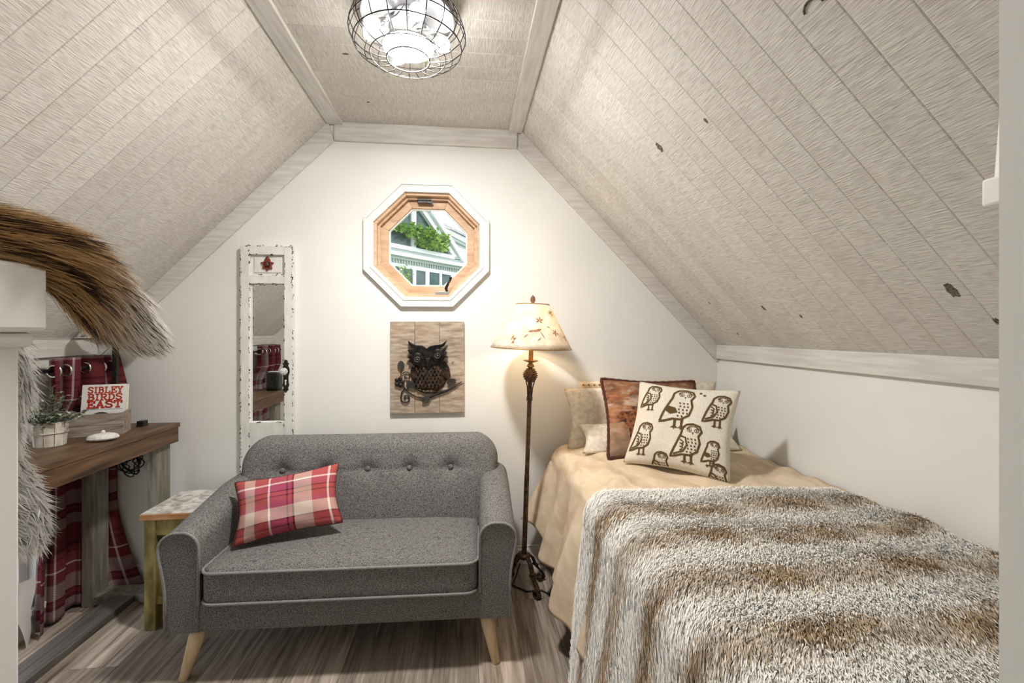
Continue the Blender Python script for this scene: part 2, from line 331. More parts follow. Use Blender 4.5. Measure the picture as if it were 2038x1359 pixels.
# ceiling: shell plus one board at a time
ce = MB()
for (ax, az), (bx, bz) in (((XL, KL), (RL, ZC)), ((RL, ZC), (RR, ZC)), ((RR, ZC), (XR, KR))):
    dx, dz = bx-ax, bz-az; l = math.hypot(dx, dz); nx, nz = -dz/l, dx/l
    ce.prism([(ax+nx*.014, YF-.15, az+nz*.014), (bx+nx*.014, YF-.15, bz+nz*.014), (bx+nx*.09, YF-.15, bz+nz*.09), (ax+nx*.09, YF-.15, az+nz*.09)], (0, YB-YF+.31, 0))
ceil = struct(ce.build('ceiling', trim_m), 'whitewashed rough sawn plank ceiling with two steep slopes', 'ceiling')
nb = 22; bw = (YB-YF)/nb
def board_mesh(L):
    w = bw/2; g = .0030
    prof = [(-w+.0002, .014), (-w+.0002, .0018), (-w+g, .0), (w-g, .0), (w-.0002, .0018), (w-.0002, .014)]
    return MB().prism([(0, a, b) for a, b in prof], (L, 0, 0))
slopeboards = []
for (ax, az), (bx, bz) in (((XL, KL), (RL, ZC)), ((RL, ZC), (RR, ZC)), ((XR, KR), (RR, ZC))):
    ex = Vector((bx-ax, 0, bz-az)); L = ex.length; ex.normalize(); ez = Vector((-ex.z, 0, ex.x))
    if ez.z < 0: ez = -ez
    ey = ez.cross(ex); first = None
    for i in range(nb):
        Mx = basis(ex, ey, ez, (ax, YF+bw*(i+.5), az))
        if first is None:
            first = board_mesh(L).build('ceiling_board', plank_m, ceil); first.matrix_local = Mx; o = first
        else: o = inst(first, 'ceiling_board', ceil, Mx)
        slopeboards.append((ax, i, o))
def knot(x, y, z, n, r, el=1.5, ring=False):
    """dark knot in a ceiling plank, a thin irregular disc flush with the board"""
    n = Vector(n).normalized(); a = Vector((0, 1, 0)); b = n.cross(a).normalized(); c = Vector((x, y, z))+n*.0012; k = 14; m = MB(); V = []
    for j in range(k):
        q = 2*PI*j/k; rr = r*(.75+.5*random.random()); V.append(c+a*(rr*math.cos(q))*.8+b*(rr*el*math.sin(q)))
    m.add(V+[v-n*.004 for v in V], [list(range(k))]+[[j, k+j, k+(j+1) % k, (j+1) % k] for j in range(k)])
    o = m.build('knot', knot_m, ceil); return o
nR = (-1.25, 0, -1.212)
for p, r in (((.758, 1.679, 2.073), .015), ((.787, 1.392, 2.044), .007), ((1.347, 1.107, 1.466), .017), ((1.353, 1.904, 1.46), .009), ((1.308, 2.278, 1.507), .006), ((1.394, 1.728, 1.417), .006), ((1.432, 1.064, 1.379), .009), ((1.467, 2.277, 1.342), .006)): knot(*p, nR, r)
for p, r in (((-.498, 1.943, 2.52), .008), ((-.488, 2.338, 2.52), .006)): knot(*p, (0, 0, -1), r)
kr = MB().tube([(.766+.018*.696*math.cos(q)-.0012, .91+.024*math.sin(q), 2.066-.018*.718*math.cos(q)-.0012) for q in [PI*(.55+1.0*i/14) for i in range(15)]], .0028, 5).build('knot', knot_m, ceil)

# trims
def trim(n, P, vec, m, label): 
    o = MB().prism(P, vec).build(n, m, bev=.0025); return struct(o, label, 'trim')
trim('trim_1', [(RL-.005, YF, ZC-.018), (RL+.078, YF, ZC-.018), (RL+.078, YF, ZC), (RL-.005, YF, ZC)], (0, YB-YF-.018, 0), trimY_m, 'long whitewashed board along the ceiling edge above the mirror')
trim('trim_2', [(RR-.075, YF, ZC-.018), (RR+.004, YF, ZC-.018), (RR+.004, YF, ZC), (RR-.075, YF, ZC)], (0, YB-YF-.018, 0), trimY_m, 'long whitewashed board along the ceiling edge on the bed side')
trim('trim_3', [(-.722, YB-.018, ZC-.105), (.302, YB-.018, ZC-.105), (.302, YB-.018, ZC), (-.722, YB-.018, ZC)], (0, .018, 0), trim_m, 'short level board across the top of the gable wall')
def slope_trim(n, a, b, side, label):
    (ax, az), (bx, bz) = a, b; d = Vector((bx-ax, 0, bz-az)).normalized(); p = Vector((d.z, 0, -d.x))*side
    w = .080; A = Vector((ax, YB-.018, az)); B = Vector((bx, YB-.018, bz))
    L = MB().prism([A, B, B+p*w, A+p*w], (0, .018, 0)).build(n, trim_m, bev=.0025); return struct(L, label, 'trim')
dl = Vector((RL-XL, 0, ZC-KL)).normalized(); pl_ = Vector((dl.z, 0, -dl.x))
def gtrim(n, A, Bp, C, D, label):
    o = MB().prism([(q[0], YB-.018, q[1]) for q in (A, Bp, C, D)], (0, .018, 0)).build(n, trim_m, bev=.0025); return struct(o, label, 'trim')
gtrim('trim_4', (XL, KL), (RL, ZC), (-.724, ZC-.105+.001), (XL+.002, KL-.108), 'sloping board along the gable above the mirror')
gtrim('trim_5', (RR, ZC), (XR, KR), (XR-.002, KR-.105), (.304, ZC-.105+.001), 'sloping board along the gable above the headboard')
trim('trim_6', [(XR-.02, YF, KR-.080), (XR, YF, KR-.080), (XR, YF, KR+.004), (XR-.02, YF, KR+.004)], (0, YB-YF-.02, 0), trimY_m, 'level whitewashed board along the knee wall beside the bed')
trim('trim_7', [(XL, YF, KL-.078), (XL+.02, YF, KL-.078), (XL+.02, YF, KL+.004), (XL, YF, KL+.004)], (0, YB-YF-.02, 0), trimY_m, 'level whitewashed board above the plaid curtains')
def baseboard(n, P, vec, label): return struct(MB().prism(P, vec).build(n, basew_m, bev=.003), label, 'baseboard')
baseboard('baseboard_back', [(XL, YB, 0), (XL, YB-.014, 0), (XL, YB-.014, .085), (XL, YB-.009, .095), (XL, YB-.009, .105), (XL, YB, .108)], (XR-XL, 0, 0), 'white baseboard under the gable wall')
baseboard('baseboard_right', [(XR, YF, 0), (XR-.014, YF, 0), (XR-.014, YF, .085), (XR-.009, YF, .105), (XR, YF, .108)], (0, YB-YF-.015, 0), 'white baseboard behind the bed')
baseboard('baseboard_left', [(XL, YF, 0), (XL+.014, YF, 0), (XL+.014, YF, .085), (XL+.009, YF, .105), (XL, YF, .108)], (0, YB-YF-.015, 0), 'white baseboard below the low window')

# low window in the left knee wall
w2 = struct(thing('window_2', None, None, (XL, 0, 0)), 'low white framed window half hidden behind the curtains', 'window')
def wbar(n, y0, y1, z0, z1, x0=-.11, x1=.012, m=white_m): return box(n, x0, x1, y0, y1, z0, z1, m, w2, bev=.004)
wbar('frame', WY0, WY1, WZ0, WZ0+.05); wbar('frame', WY0, WY1, WZ1-.05, WZ1); wbar('frame', WY0, WY0+.05, WZ0+.05, WZ1-.05); wbar('frame', WY1-.05, WY1, WZ0+.05, WZ1-.05)
ym = (WY0+WY1)/2
for a, b in ((WY0+.05, ym), (ym, WY1-.05)):
    for q in ((a, a+.045, WZ0+.05, WZ1-.05), (b-.045, b, WZ0+.05, WZ1-.05), (a+.045, b-.045, WZ0+.05, WZ0+.11), (a+.045, b-.045, WZ1-.1, WZ1-.05)): wbar('sash', *q, x0=-.08, x1=-.03)
    box('pane', -.058, -.053, a+.04, b-.04, WZ0+.1, WZ1-.09, glass_m, w2)
wbar('window_sill', WY0-.04, WY1+.04, WZ0-.03, WZ0, x0=.0, x1=.035)

# octagonal window
w1 = struct(thing('window_1', None, None, (0, YB, 0)), 'octagonal pine window with white casing', 'window')
def oring(n, ro, ri, y0, y1, m, segs=True):
    O, I = octo(ro), octo(ri)
    for i in range(8):
        j = (i+1) % 8; p = [O[i], O[j], I[j], I[i]]
        MB().prism([(a, y0, b) for a, b in p], (0, y1-y0, 0)).build(n, m if not isinstance(m, tuple) else m[i % 2], w1, bev=.002)
oring('casing', .351, .300, -.022, 0, white_m); oring('casing_lip', .351, .336, -.030, -.022, white_m); oring('casing_bead', .316, .296, -.027, 0, white_m)
oring('jamb_board', .2965, .281, -.006, .13, (pine_m, pineh_m))
oring('stop', .283, .268, .028, .045, (pine_m, pineh_m)); oring('sash', .276, .226, .06, .10, (pine_m, pineh_m)); oring('glazing_bead', .229, .218, .072, .09, white_m)
MB().prism([(a, .08, b) for a, b in octo(.222)], (0, .004, 0)).build('pane', glass_m, w1)
lk = MB().box(OCX-.06, OCX+.02, .012, .045, OCZ+.262, OCZ+.270).box(OCX-.055, OCX+.03, .02, .026, OCZ+.248, OCZ+.262).build('latch', iron_m, w1)
cr = MB().box(OCX+.045, OCX+.125, -.004, .02, OCZ-.281, OCZ-.262).build('crank_base', mat('crank_grey', (.30, .28, .25), rough=.4, metal=.4), w1, bev=.003)
ch = MB().tube([(OCX+.112, .004, OCZ-.265), (OCX+.105, -.006, OCZ-.245), (OCX+.118, -.012, OCZ-.215), (OCX+.132, -.014, OCZ-.192)], .007, 8, radii=[.007, .009, .0075, .006]).ball((OCX+.132, -.02, OCZ-.187), .009).build('crank_handle', iron_m, w1, True)

# doorway bracket behind the right-hand jamb
t = thing('wall_bracket', 'tapered white wooden bracket with a square block beside the doorway jamb', 'bracket', (.706, YF, 1.52))
MB().prism([(0, .14, .035), (.05, .14, .035), (.05, .14, .40), (.032, .14, .40)], (0, .03, 0)).prism([(.01, 0, .05), (.05, 0, .05), (.05, 0, .40), (.03, 0, .40)], (0, .14, 0)).build('arm', white_m, t, bev=.003)
MB().box(-.012, .05, .0, .175, -.002, .036).build('block', white_m, t, bev=.004)

# unseen landing behind the camera, added to shut sky light out of the doorway
struct(box('wall_hall_left', -1.20, -1.10, -.9, YF-.15, 0, 2.4, wall_m), 'unseen white side wall of the added landing outside the doorway', 'wall')
struct(box('wall_hall_right', 1.10, 1.20, -.9, YF-.15, 0, 2.4, wall_m), 'unseen white opposite side wall of the added landing outside the doorway', 'wall')
struct(box('wall_hall_back', -1.20, 1.20, -1.0, -.9, 0, 2.4, wall_m), 'unseen white end wall of the added landing outside the doorway', 'wall')
struct(box('ceiling_hall', -1.20, 1.20, -1.0, YF-.15, 2.4, 2.5, wall_m), 'unseen flat white ceiling of the added landing outside the doorway', 'ceiling')

# floor transition beam
o = MB().box(-1.735, -1.622, .45, 2.395, 0.0, .052).build('floor_beam', floord_m, bev=.003); tag(o, 'low dark grey wooden beam lying on the floor beside the console table', 'beam')
o = MB().prism([(-1.6215, .45, 0), (-1.598, .45, 0), (-1.600, .45, .012), (-1.6215, .45, .022)], (0, 1.945, 0)).build('quarter_round', floor_m); tag(o, 'thin brown quarter round moulding at the foot of the floor beam', 'moulding')

# ------------------------------------------------------------------ soft-body helpers
def rounded_box(hx, hy, hz, r, n=(24, 12, 8), crown=0., plan=None):
    """rounded box centred on the origin; crown bulges the top; plan = larger corner radius seen from above"""
    mb = MB(); plan = plan or r
    def rnd(x, y, z):
        x *= hx; y *= hy; z *= hz
        ix, iy = max(-hx+plan, min(hx-plan, x)), max(-hy+plan, min(hy-plan, y)); dx, dy = x-ix, y-iy; l = math.hypot(dx, dy)
        # squeeze plan corners
        if l > plan: dx *= plan/l; dy *= plan/l; l = plan
        ox, oy = ix+dx, iy+dy
        iz = max(-hz+r, min(hz-r, z)); dz = z-iz
        e = max(0, l-(plan-r)); q = math.hypot(e, dz)
        if q > r and l > 1e-9:
            k = r/q; ne = e*k; ox, oy = ix+dx/l*(plan-r+ne), iy+dy/l*(plan-r+ne); dz *= k
        zz = iz+dz
        zz += crown*max(0, 1-(x/hx)**4)*max(0, 1-(y/hy)**4)*(1 if zz > 0 else 0)*max(0, zz/hz)
        return (ox, oy, zz)
    def lin(k):  # cluster points near the ends
        a = np.linspace(-1, 1, k+1); return list(np.sign(a)*np.abs(a)**.6)
    gx, gy, gz = lin(n[0]), lin(n[1]), lin(n[2])
    def face(A, B, f, flip):
        V = [rnd(*f(a, b)) for a in A for b in B]; nb_ = len(B)
        F = [[i*nb_+j, (i+1)*nb_+j, (i+1)*nb_+j+1, i*nb_+j+1] for i in range(len(A)-1) for j in range(nb_-1)]
        mb.add(V, [q[::-1] for q in F] if flip else F)
    face(gx, gy, lambda a, b: (a, b, 1), False); face(gx, gy, lambda a, b: (a, b, -1), True)
    face(gx, gz, lambda a, b: (a, -1, b), False); face(gx, gz, lambda a, b: (a, 1, b), True)
    face(gy, gz, lambda a, b: (1, a, b), False); face(gy, gz, lambda a, b: (-1, a, b), True)
    return mb
def weld(o, d=.0004):
    bm = bmesh.new(); bm.from_mesh(o.data); bmesh.ops.remove_doubles(bm, verts=bm.verts[:], dist=d); bmesh.ops.recalc_face_normals(bm, faces=bm.faces[:]); bm.to_mesh(o.data); bm.free(); return o

# ------------------------------------------------------------------ sofa
sofa = thing('loveseat', 'small grey tweed loveseat with button back and tapered wooden legs', 'sofa', (-.48, 1.825, 0), (0, 0, math.radians(-1.6)))
HW, AW = .662, .122
box('seat_base', -HW+AW-.01, HW-AW+.01, .004, .66, .19, .305, sofa_m, sofa, bev=(.008, 3))
def arm_prof(y):
    """closed profile (x from inner face outward, z) of the arm at depth y"""
    top = .578+.075*min(1, y/.42); P = [(0, .19), (0, top-.065)]
    P += [(.062-.062*math.cos(a), top-.062+.062*math.sin(a)) for a in [PI/2*i/7 for i in range(1, 8)]]
    P += [(.078+.070*math.sin(a), top-.062+.062*math.cos(a)) for a in [PI/2*i/7 for i in range(1, 8)]]
    P += [(.146, top-.095), (.136, top-.14), (.127, top-.19), (AW, top-.25), (AW, .19)]
    return P
for sgn in (-1, 1):
    mb = MB(); ys = [0, .01, .1, .2, .3, .4, .5, .6]; n = len(arm_prof(0)); V = []
    for k, y in enumerate(ys):
        sh = .008 if k == 0 else 0
        for (px, pz) in arm_prof(y):
            cx, cz = .065, .4
            V.append((sgn*(HW-AW+px+(cx-px)*sh), y, pz+(cz-pz)*sh))
    F = [[i*n+j, i*n+(j+1) % n, (i+1)*n+(j+1) % n, (i+1)*n+j] for i in range(len(ys)-1) for j in range(n)]+[list(range(n)), list(range((len(ys)-1)*n, len(ys)*n))[::-1]]
    if sgn > 0: F = [f[::-1] for f in F]
    a = weld(mb.add(V, F).build('arm', sofa_m, sofa, True)); a.modifiers.new('es', 'EDGE_SPLIT').split_angle = math.radians(40)
    pp = [(sgn*(HW-AW+px), -.001, pz) for px, pz in arm_prof(0)][1:-1]
    pp = [(pp[0][0], -.001, .30)]+pp+[(sgn*HW, -.001, .20)]
    MB().tube(pp, .0055, 6).build('piping', piping_m, a, True)
# backrest: puffed panel with five tufts
BTN = [-.425+.205*i for i in range(5)]
BZ0, BZ1, BHW, BR_ = .29, .822, .637, .13
def bk_half(z):
    e = BZ1-z
    return BHW if e > BR_ else BHW-BR_+math.sqrt(max(0, BR_**2-(BR_-e)**2))
def back_pt(u, v, front):
    v = 1-(1-v)**1.35
    z = BZ0+(BZ1-BZ0)*v; hw = bk_half(z); x = u*hw
    e = min(hw-abs(x), (BZ1-z)*1.0); R = .06; d = math.sqrt(max(0, 1-(1-min(e/R, 1))**2)) if e < R else 1
    lean = .375+.12*v
    if not front: return (x, lean+.075+.065*d, z)
    y = lean+.075-.075*d-.018*math.sin(PI*min(1, v*1.1))*d
    for bx in BTN:
        dd = ((x-bx)/.045)**2+((z-.668)/.04)**2; y += .026*math.exp(-dd)*d+.006*math.exp(-((x-bx)/.10)**2-((z-.668)/.012)**2)
    return (x, y, z)
mb = MB(); us = lambda a: math.copysign(abs(a)**.75, a)
mb.grid(lambda a, b: back_pt(us(a), b, True), 120, 60, -1, 1, 0, 1); mb.grid(lambda a, b: back_pt(us(a), b, False), 60, 30, -1, 1, 0, 1, flip=True)
bk = weld(mb.build('backrest', sofa_m, sofa, True))
for bx in BTN: MB().ball((bx, back_pt(bx/BHW, .745, True)[1]-.002, .668), .0135, .009, .0135).build('button', sofa_m, bk, True)
cu = rounded_box(HW-AW-.004, .243, .066, .022, (40, 20, 8), crown=.018, plan=.06).build('seat_cushion', sofa_m, sofa, True); weld(cu); cu.location = (0, .222, .369)
def plan_path(hx, hy, r, z, yb):
    P = [(-hx, yb, z)]+[(-hx+r-r*math.cos(a), -hy+r-r*math.sin(a), z) for a in [PI/2*i/6 for i in range(7)]]+[(hx-r+r*math.sin(a), -hy+r-r*math.cos(a), z) for a in [PI/2*i/6 for i in range(7)]]+[(hx, yb, z)]; return P
for z in (.058, -.060): MB().tube(plan_path(HW-AW-.004, .243, .055, z, .1), .0058, 6).build('piping', piping_m, cu, True)
for x, y in ((-.565, .06), (.565, .06), (-.565, .56), (.565, .56)):
    sx = math.copysign(1, x); sy = -1 if y < .3 else 1
    MB().tube([(x, y, .192), (x+sx*.012, y+sy*.012, .14), (x+sx*.042, y+sy*.042, 0)], .03, 14, radii=[.030, .029, .0165]).build('leg', leg_m, sofa, True)

# ------------------------------------------------------------------ pillows
def pillow_fn(w, h, t, ear=.10, sag=None):
    def f(u, v, side):
        x = .5*w*u*(1-ear*(1-v*v)**1.5*abs(u)**2); z = .5*h*v*(1-ear*(1-u*u)**1.5*abs(v)**2)
        k = max(0, (1-abs(u)**2.6)*(1-abs(v)**2.6))**.5
        y = -side*(.5*t*k)
        wr = .006*math.sin(7*u+3*v)*math.sin(5*v-2*u)*k
        return (x, y+wr, z)
    return f
def pillow(name, w, h, t, m, parent=None, ear=.10, uvs=(1, 1), n=28):
    f = pillow_fn(w, h, t, ear); mb = MB(); g = lambda a: math.copysign(abs(a)**.8, a)
    uvf = lambda u, v: ((g(u)+1)/2*uvs[0], (g(v)+1)/2*uvs[1])
    mb.grid(lambda u, v: f(g(u), g(v), 1), n, n, -1, 1, -1, 1, uvf=uvf); mb.grid(lambda u, v: f(g(u), g(v), -1), n, n, -1, 1, -1, 1, flip=True, uvf=uvf)
    o = weld(mb.build(name, m, parent, True, uv=True)); return o, f
def place(o, origin, wx, up):
    """origin = bottom centre; wx = width direction, up = direction of height (front faces -y of the local frame)"""
    x = Vector(wx).normalized(); z = Vector(up); z = (z-x*z.dot(x)).normalized(); y = z.cross(x); o.matrix_world = basis(x, y, z, origin)
def seam(f, off=0.0, n=26):
    P = [f(-1+2*i/n, -1, 1) for i in range(n)]+[f(1, -1+2*i/n, 1) for i in range(n)]+[f(1-2*i/n, 1, 1) for i in range(n)]+[f(-1, 1-2*i/n, 1) for i in range(n)]
    return P
# plaid lumbar pillow on the loveseat
pp = thing('lumbar_pillow', 'red and cream plaid lumbar pillow on the loveseat', 'pillow')
po, pf = pillow('cover', .43, .265, .12, plaid_m, pp, .10, (1, 1))
MB().tube(seam(pf), .0022, 5, closed=True).build('seam', tapedge_m, pp, True)
place(pp, Vector((-.775, 2.075, .595)), (.40, .085, .045), (-.06, .15, .27))
# bed pillows
for nm, lab, org, wx, up, (w, h, t) in (
    ('bed_pillow', 'cream quilted pillow standing against the headboard', (1.01, 2.445, .880), (1, .0, .035), (0, .10, 1), (.90, .34, .085)),
    ('bed_pillow', 'low cream quilted pillow slumped at the foot of the standing pillow', (1.055, 2.335, .780), (1, -.02, 0), (0, .62, .78), (.88, .17, .08))):
    o, f = pillow(nm, w, h, t, cream_m, None, .07); tag(o, lab, 'pillow'); place(o, org, wx, up)
# tapestry pillow
tp = thing('tapestry_pillow', 'brown woven tapestry pillow with a landscape and dark corded edge', 'pillow')
o, f = pillow('cover', .52, .42, .10, tap_m, tp, .07)
sp = seam(f); MB().tube(sp, .008, 6, closed=True, radii=[.0075+.002*(i % 2) for i in range(len(sp))]).build('corded_edge', tapedge_m, tp, True)
def decal_poly(f, P, off=.002, sub=1):
    V = [Vector(f(u, v, 1))+Vector((0, -off, 0)) for u, v in P]; c = sum(((Vector((u, v))) for u, v in P), Vector((0, 0)))/len(P)
    mid = [Vector(f((u+c.x)/2, (v+c.y)/2, 1))+Vector((0, -off, 0)) for u, v in P]; cv = Vector(f(c.x, c.y, 1))+Vector((0, -off, 0)); n = len(P)
    return V+mid+[cv], [[i, (i+1) % n, n+(i+1) % n, n+i] for i in range(n)]+[[n+i, n+(i+1) % n, 2*n] for i in range(n)]
bear = MB(); bear.add(*decal_poly(f, [(u_-.36, v_) for u_, v_ in [(-.42, .05), (-.36, .12), (-.2, .10), (-.02, .16), (.2, .1), (.3, -.1), (.26, -.5), (.14, -.5), (.1, -.25), (-.05, -.2), (-.1, -.6), (-.22, -.6), (-.24, -.3), (-.33, -.15), (-.42, -.06)]], .005)); bear.build('woven_bear', bear_m, tp)
place(tp, (.985, 2.262, .898), (1, -.03, -.035), (-.04, .42, .9))
# owl pillow
op = thing('owl_pillow', 'square canvas pillow printed with brown owls', 'pillow')
OW, OH = .475, .425
o, f = pillow('cover', OW, OH, .14, canvas_m, op, .08, n=34)
class Ink:
    def __init__(s, f, w, h): s.f = f; s.w = w; s.h = h; s.m = MB()
    def P(s, u, v, off=.0022): u = max(-.99, min(.99, u)); v = max(-.99, min(.99, v)); return Vector(s.f(u, v, 1))+Vector((0, -off, 0))
    def stroke(s, pts, wd=.006, closed=False):
        pts = [Vector(p) for p in pts]; Q = []
        k = len(pts)
        for i in range(k if closed else k-1):
            a, b = pts[i], pts[(i+1) % k]; n = max(1, int((b-a).length/.04)); Q += [a+(b-a)*j/n for j in range(n)]
        if not closed: Q.append(pts[-1])
        k = len(Q); V = []
        for i in range(k):
            t = (Q[(i+1) % k]-Q[i-1]) if closed else (Q[min(i+1, k-1)]-Q[max(0, i-1)])
            t = Vector((t.x*s.w, t.y*s.h)); 
            if t.length < 1e-9: t = Vector((1, 0))
            t.normalize(); nx, nz = -t.y*wd/s.w, t.x*wd/s.h
            V += [s.P(Q[i].x+nx, Q[i].y+nz), s.P(Q[i].x-nx, Q[i].y-nz)]
        s.m.add(V, [[2*i, 2*i+1, (2*((i+1) % k))+1, 2*((i+1) % k)] for i in range(k if closed else k-1)])
    def fill(s, pts): s.m.add(*decal_poly(lambda u, v, sd: tuple(s.P(u, v, 0)), pts, .0024))
    def ell(s, c, rx, ry, a0=0, a1=2*PI, n=16, rot=0):
        return [(c[0]+rx*math.cos(a0+(a1-a0)*i/n)*math.cos(rot)-ry*math.sin(a0+(a1-a0)*i/n)*math.sin(rot), c[1]+rx*math.cos(a0+(a1-a0)*i/n)*math.sin(rot)+ry*math.sin(a0+(a1-a0)*i/n)*math.cos(rot)) for i in range(n)]
ink = Ink(f, OW, OH)
def owl(cx, cy, sc, flip=1, wing=True, legs=True, tail=True):
    T = lambda p: (cx+flip*p[0]*sc, cy+p[1]*sc)
    st = lambda P, w=.0034, c=False: ink.stroke([T(p) for p in P], w*1.8*(.6+.4*sc/.3), c)
    body = [(-.25, .62), (-.1, .80), (.15, .86), (.42, .78), (.52, .55), (.42, .32), (.50, .0), (.42, -.38), (.15, -.60), (-.15, -.62), (-.42, -.75), (-.62, -.8), (-.5, -.35), (-.38, .05), (-.28, .35)]
    st(body, .0042, True)
    for ex in (.04, .32):
        ink.stroke([T((ex+.085*math.cos(q), .56+.085*math.sin(q))) for q in np.linspace(0, 2*PI, 10)], .0024, True); ink.fill([T((ex+.035*math.cos(q), .56+.035*math.sin(q))) for q in np.linspace(0, 2*PI, 7)[:-1]])
    ink.fill([T(p) for p in ((.15, .47), (.22, .47), (.185, .36))])
    for i in range(9):
        a = PI*(.1+.09*i*1.15); st([(.17+.26*math.cos(a), .58+.20*math.sin(a)), (.17+.20*math.cos(a), .58+.145*math.sin(a))], .0026)
    for r in range(5):
        for q in range(3):
            x, y = .02+.14*q+.03*(r % 2), .18-.15*r
            if x < .42: st([(x, y), (x+.02, y-.075)], .003)
    if wing:
        st([(-.34, .25), (-.08, .18), (.0, -.15), (-.12, -.45), (-.5, -.66)], .0034)
        for i in range(4): st([(-.30+.01*i, .08-.17*i), (-.14, -.02-.13*i), (-.22, -.16-.13*i)], .0026)
    else:
        ink.fill([T(p) for p in ((-.38, -.05), (-.1, -.1), (.0, -.3), (-.25, -.42), (-.45, -.3))])
    if legs:
        for lx in (-.05, .2):
            ink.fill([T(p) for p in ((lx-.05, -.58), (lx+.05, -.58), (lx+.06, -.9), (lx+.16, -1.0), (lx+.04, -.98), (lx+.0, -1.06), (lx-.04, -.98), (lx-.14, -1.0), (lx-.03, -.9))])
owl(-.62, .58, .36, 1); owl(-.02, .40, .52, 1, wing=False); owl(.70, .44, .40, 1); owl(.24, -.38, .46, 1); owl(-.66, -.42, .40, 1); owl(.68, -.50, .28, 1, wing=False)
owl(-.26, -.98, .33, 1, legs=False); owl(.78, -.98, .32, 1, legs=False)
for (cx, cy) in ((.34, .80), (.42, .74), (.62, -.78), (.72, -.72)): ink.fill([(cx+.04*math.cos(q)*(1 if k % 2 else .4), cy+.045*math.sin(q)*(1 if k % 2 else .4)) for k, q in enumerate(np.linspace(0, 2*PI, 11)[:-1])])
ink.m.build('owl_print', ink_m, op)
_bl = Vector((.764, 2.118, .722)); _wv = Vector((.367, -.33, -.012)); _uv = Vector((.127, .13, .345))
place(op, _bl+_wv*.5+_uv*.53, _wv, _uv)

# ------------------------------------------------------------------ bed
bed = thing('bed', 'twin bed with cream headboard and brown skirted base', 'bed', (1.0, 2.55, 0))
BX0, BX1, BTOP = .50, 1.525, .70
bx = lambda n, x0, x1, y0, y1, z0, z1, m, bev=None: box(n, x0-1.0, x1-1.0, y0-2.55, y1-2.55, z0, z1, m, bed, bev)
bx('box_spring', .485, 1.50, .50, 2.50, .085, .40, skirt_m, (.015, 3)); bx('mattress', .53, 1.50, .52, 2.48, .40, .672, head_m, (.05, 4))
for x, y in ((.52, .56), (1.44, .56), (.52, 2.42), (1.44, 2.42)): bx('leg', x-.025, x+.025, y-.025, y+.025, 0, .087, bronze_m)
hb = bx('headboard', .66, 1.42, 2.505, 2.565, .15, 1.062, head_m, (.014, 3))
nh = MB()
for i in range(23): nh.ball((.675-1+i*.0318, 2.503-2.55, 1.048), .0062, .005, .0062, 6, 4)
for i in range(14): nh.ball((.675-1, 2.503-2.55, 1.048-.0318*(i+1)), .0062, .005, .0062, 6, 4)
nh.build('nailheads', brass_m, hb, True)['kind'] = 'stuff'
def cs(s, r, x0, xb, zb, top):
    """cross-section of bedding: s in 0..1 from the wall side over the top, round the edge and down to zb"""
    L1, L2, L3 = (BX1-(x0+r)), r*PI/2, top-r-zb; Lt = L1+L2+L3; d = s*Lt
    if d < L1: return BX1-d, top, 0., (0, 1)
    if d < L1+L2:
        a = (d-L1)/r; return x0+r-r*math.sin(a), top-r+r*math.cos(a), 0., (-math.sin(a), math.cos(a))
    k = (d-L1-L2)/L3; return x0+(xb-x0)*k**1.2, top-r-L3*k, k, (-1, .1)
def spread_pt(s, v):
    y = 2.50-(2.50-.53)*v; head = max(0, 1-(2.50-y)/.35)
    hem = .21+.03*math.sin(y*6.)+.02*math.sin(y*13+1)+.05*head
    x, z, k, n = cs(s, .075, .50-.012*head, .415-.06*head**1.5, hem, .702)
    fo = (.027*math.sin(y*21+1.2*math.sin(y*5))+.014*math.sin(y*37+2.))*min(1, k*1.6)+.010*math.sin(y*9+x*7)*min(1, k*3)
    fo *= 1-.75*max(0, min(1, (1.72-y)/.2))
    x -= fo+.012*k
    if k == 0: z += .006*math.sin(x*11+y*7)*math.sin(y*9-x*4)+.007*math.sin(x*31+y*13+2*math.sin(y*8))+.006*math.sin(x*19-y*41+2.5*math.sin(x*9))*math.sin(y*5+x*3)
    return (x, y, z)
bs = thing('bedspread', 'tan cotton bedspread draped over the side of the bed', 'bedspread', (0, 0, 0))
o = MB().grid(spread_pt, 110, 170, uvf=lambda a, b: (a, b)).build('cloth', tan_m, bs, True)
sd = o.modifiers.new('thick', 'SOLIDIFY'); sd.thickness = .006; sd.offset = 1

# ------------------------------------------------------------------ fur
def sm(a, b, x): t = np.clip((x-a)/(b-a), 0, 1); return t*t*(3-2*t)
def fnoise(x, y, k=1.): return (np.sin(x*7.1*k+1.3*np.sin(y*5.3*k))+np.sin(y*9.7*k+1.7*np.sin(x*6.1*k+2))+np.sin((x+y)*13.3*k+.8))/3
WHITE, BROWN, DBROWN, BLACK = np.array((.97, .935, .88)), np.array((.52, .385, .235)), np.array((.30, .205, .115)), np.array((.06, .055, .055))
def bedfur_col(x, y, s, jit):
    yy = y+.022*fnoise(x*1.2, y*.3)+.016*np.sin(s*5.)+jit*.022
    ph = (yy-1.495)/.214; fr = ph-np.round(ph)
    br = 1-sm(.11, .25, np.abs(fr)); br = np.where(ph > .6, 0, br)
    br = br*np.clip(.85+.45*fnoise(x*2.6, y*3.), .45, 1)
    c = WHITE*(1-br[:, None])+(BROWN+(DBROWN-BROWN)*np.clip(.5+.8*fnoise(x*4, y*9), 0, 1)[:, None])*br[:, None]
    fl = (fnoise(x*6.1, y*15.+3) > .80) & (br < .4); c[fl] = c[fl]*.35+BLACK*.65
    c *= (1+.10*RNG.standard_normal(len(x)))[:, None]; return np.clip(c, .02, .95)
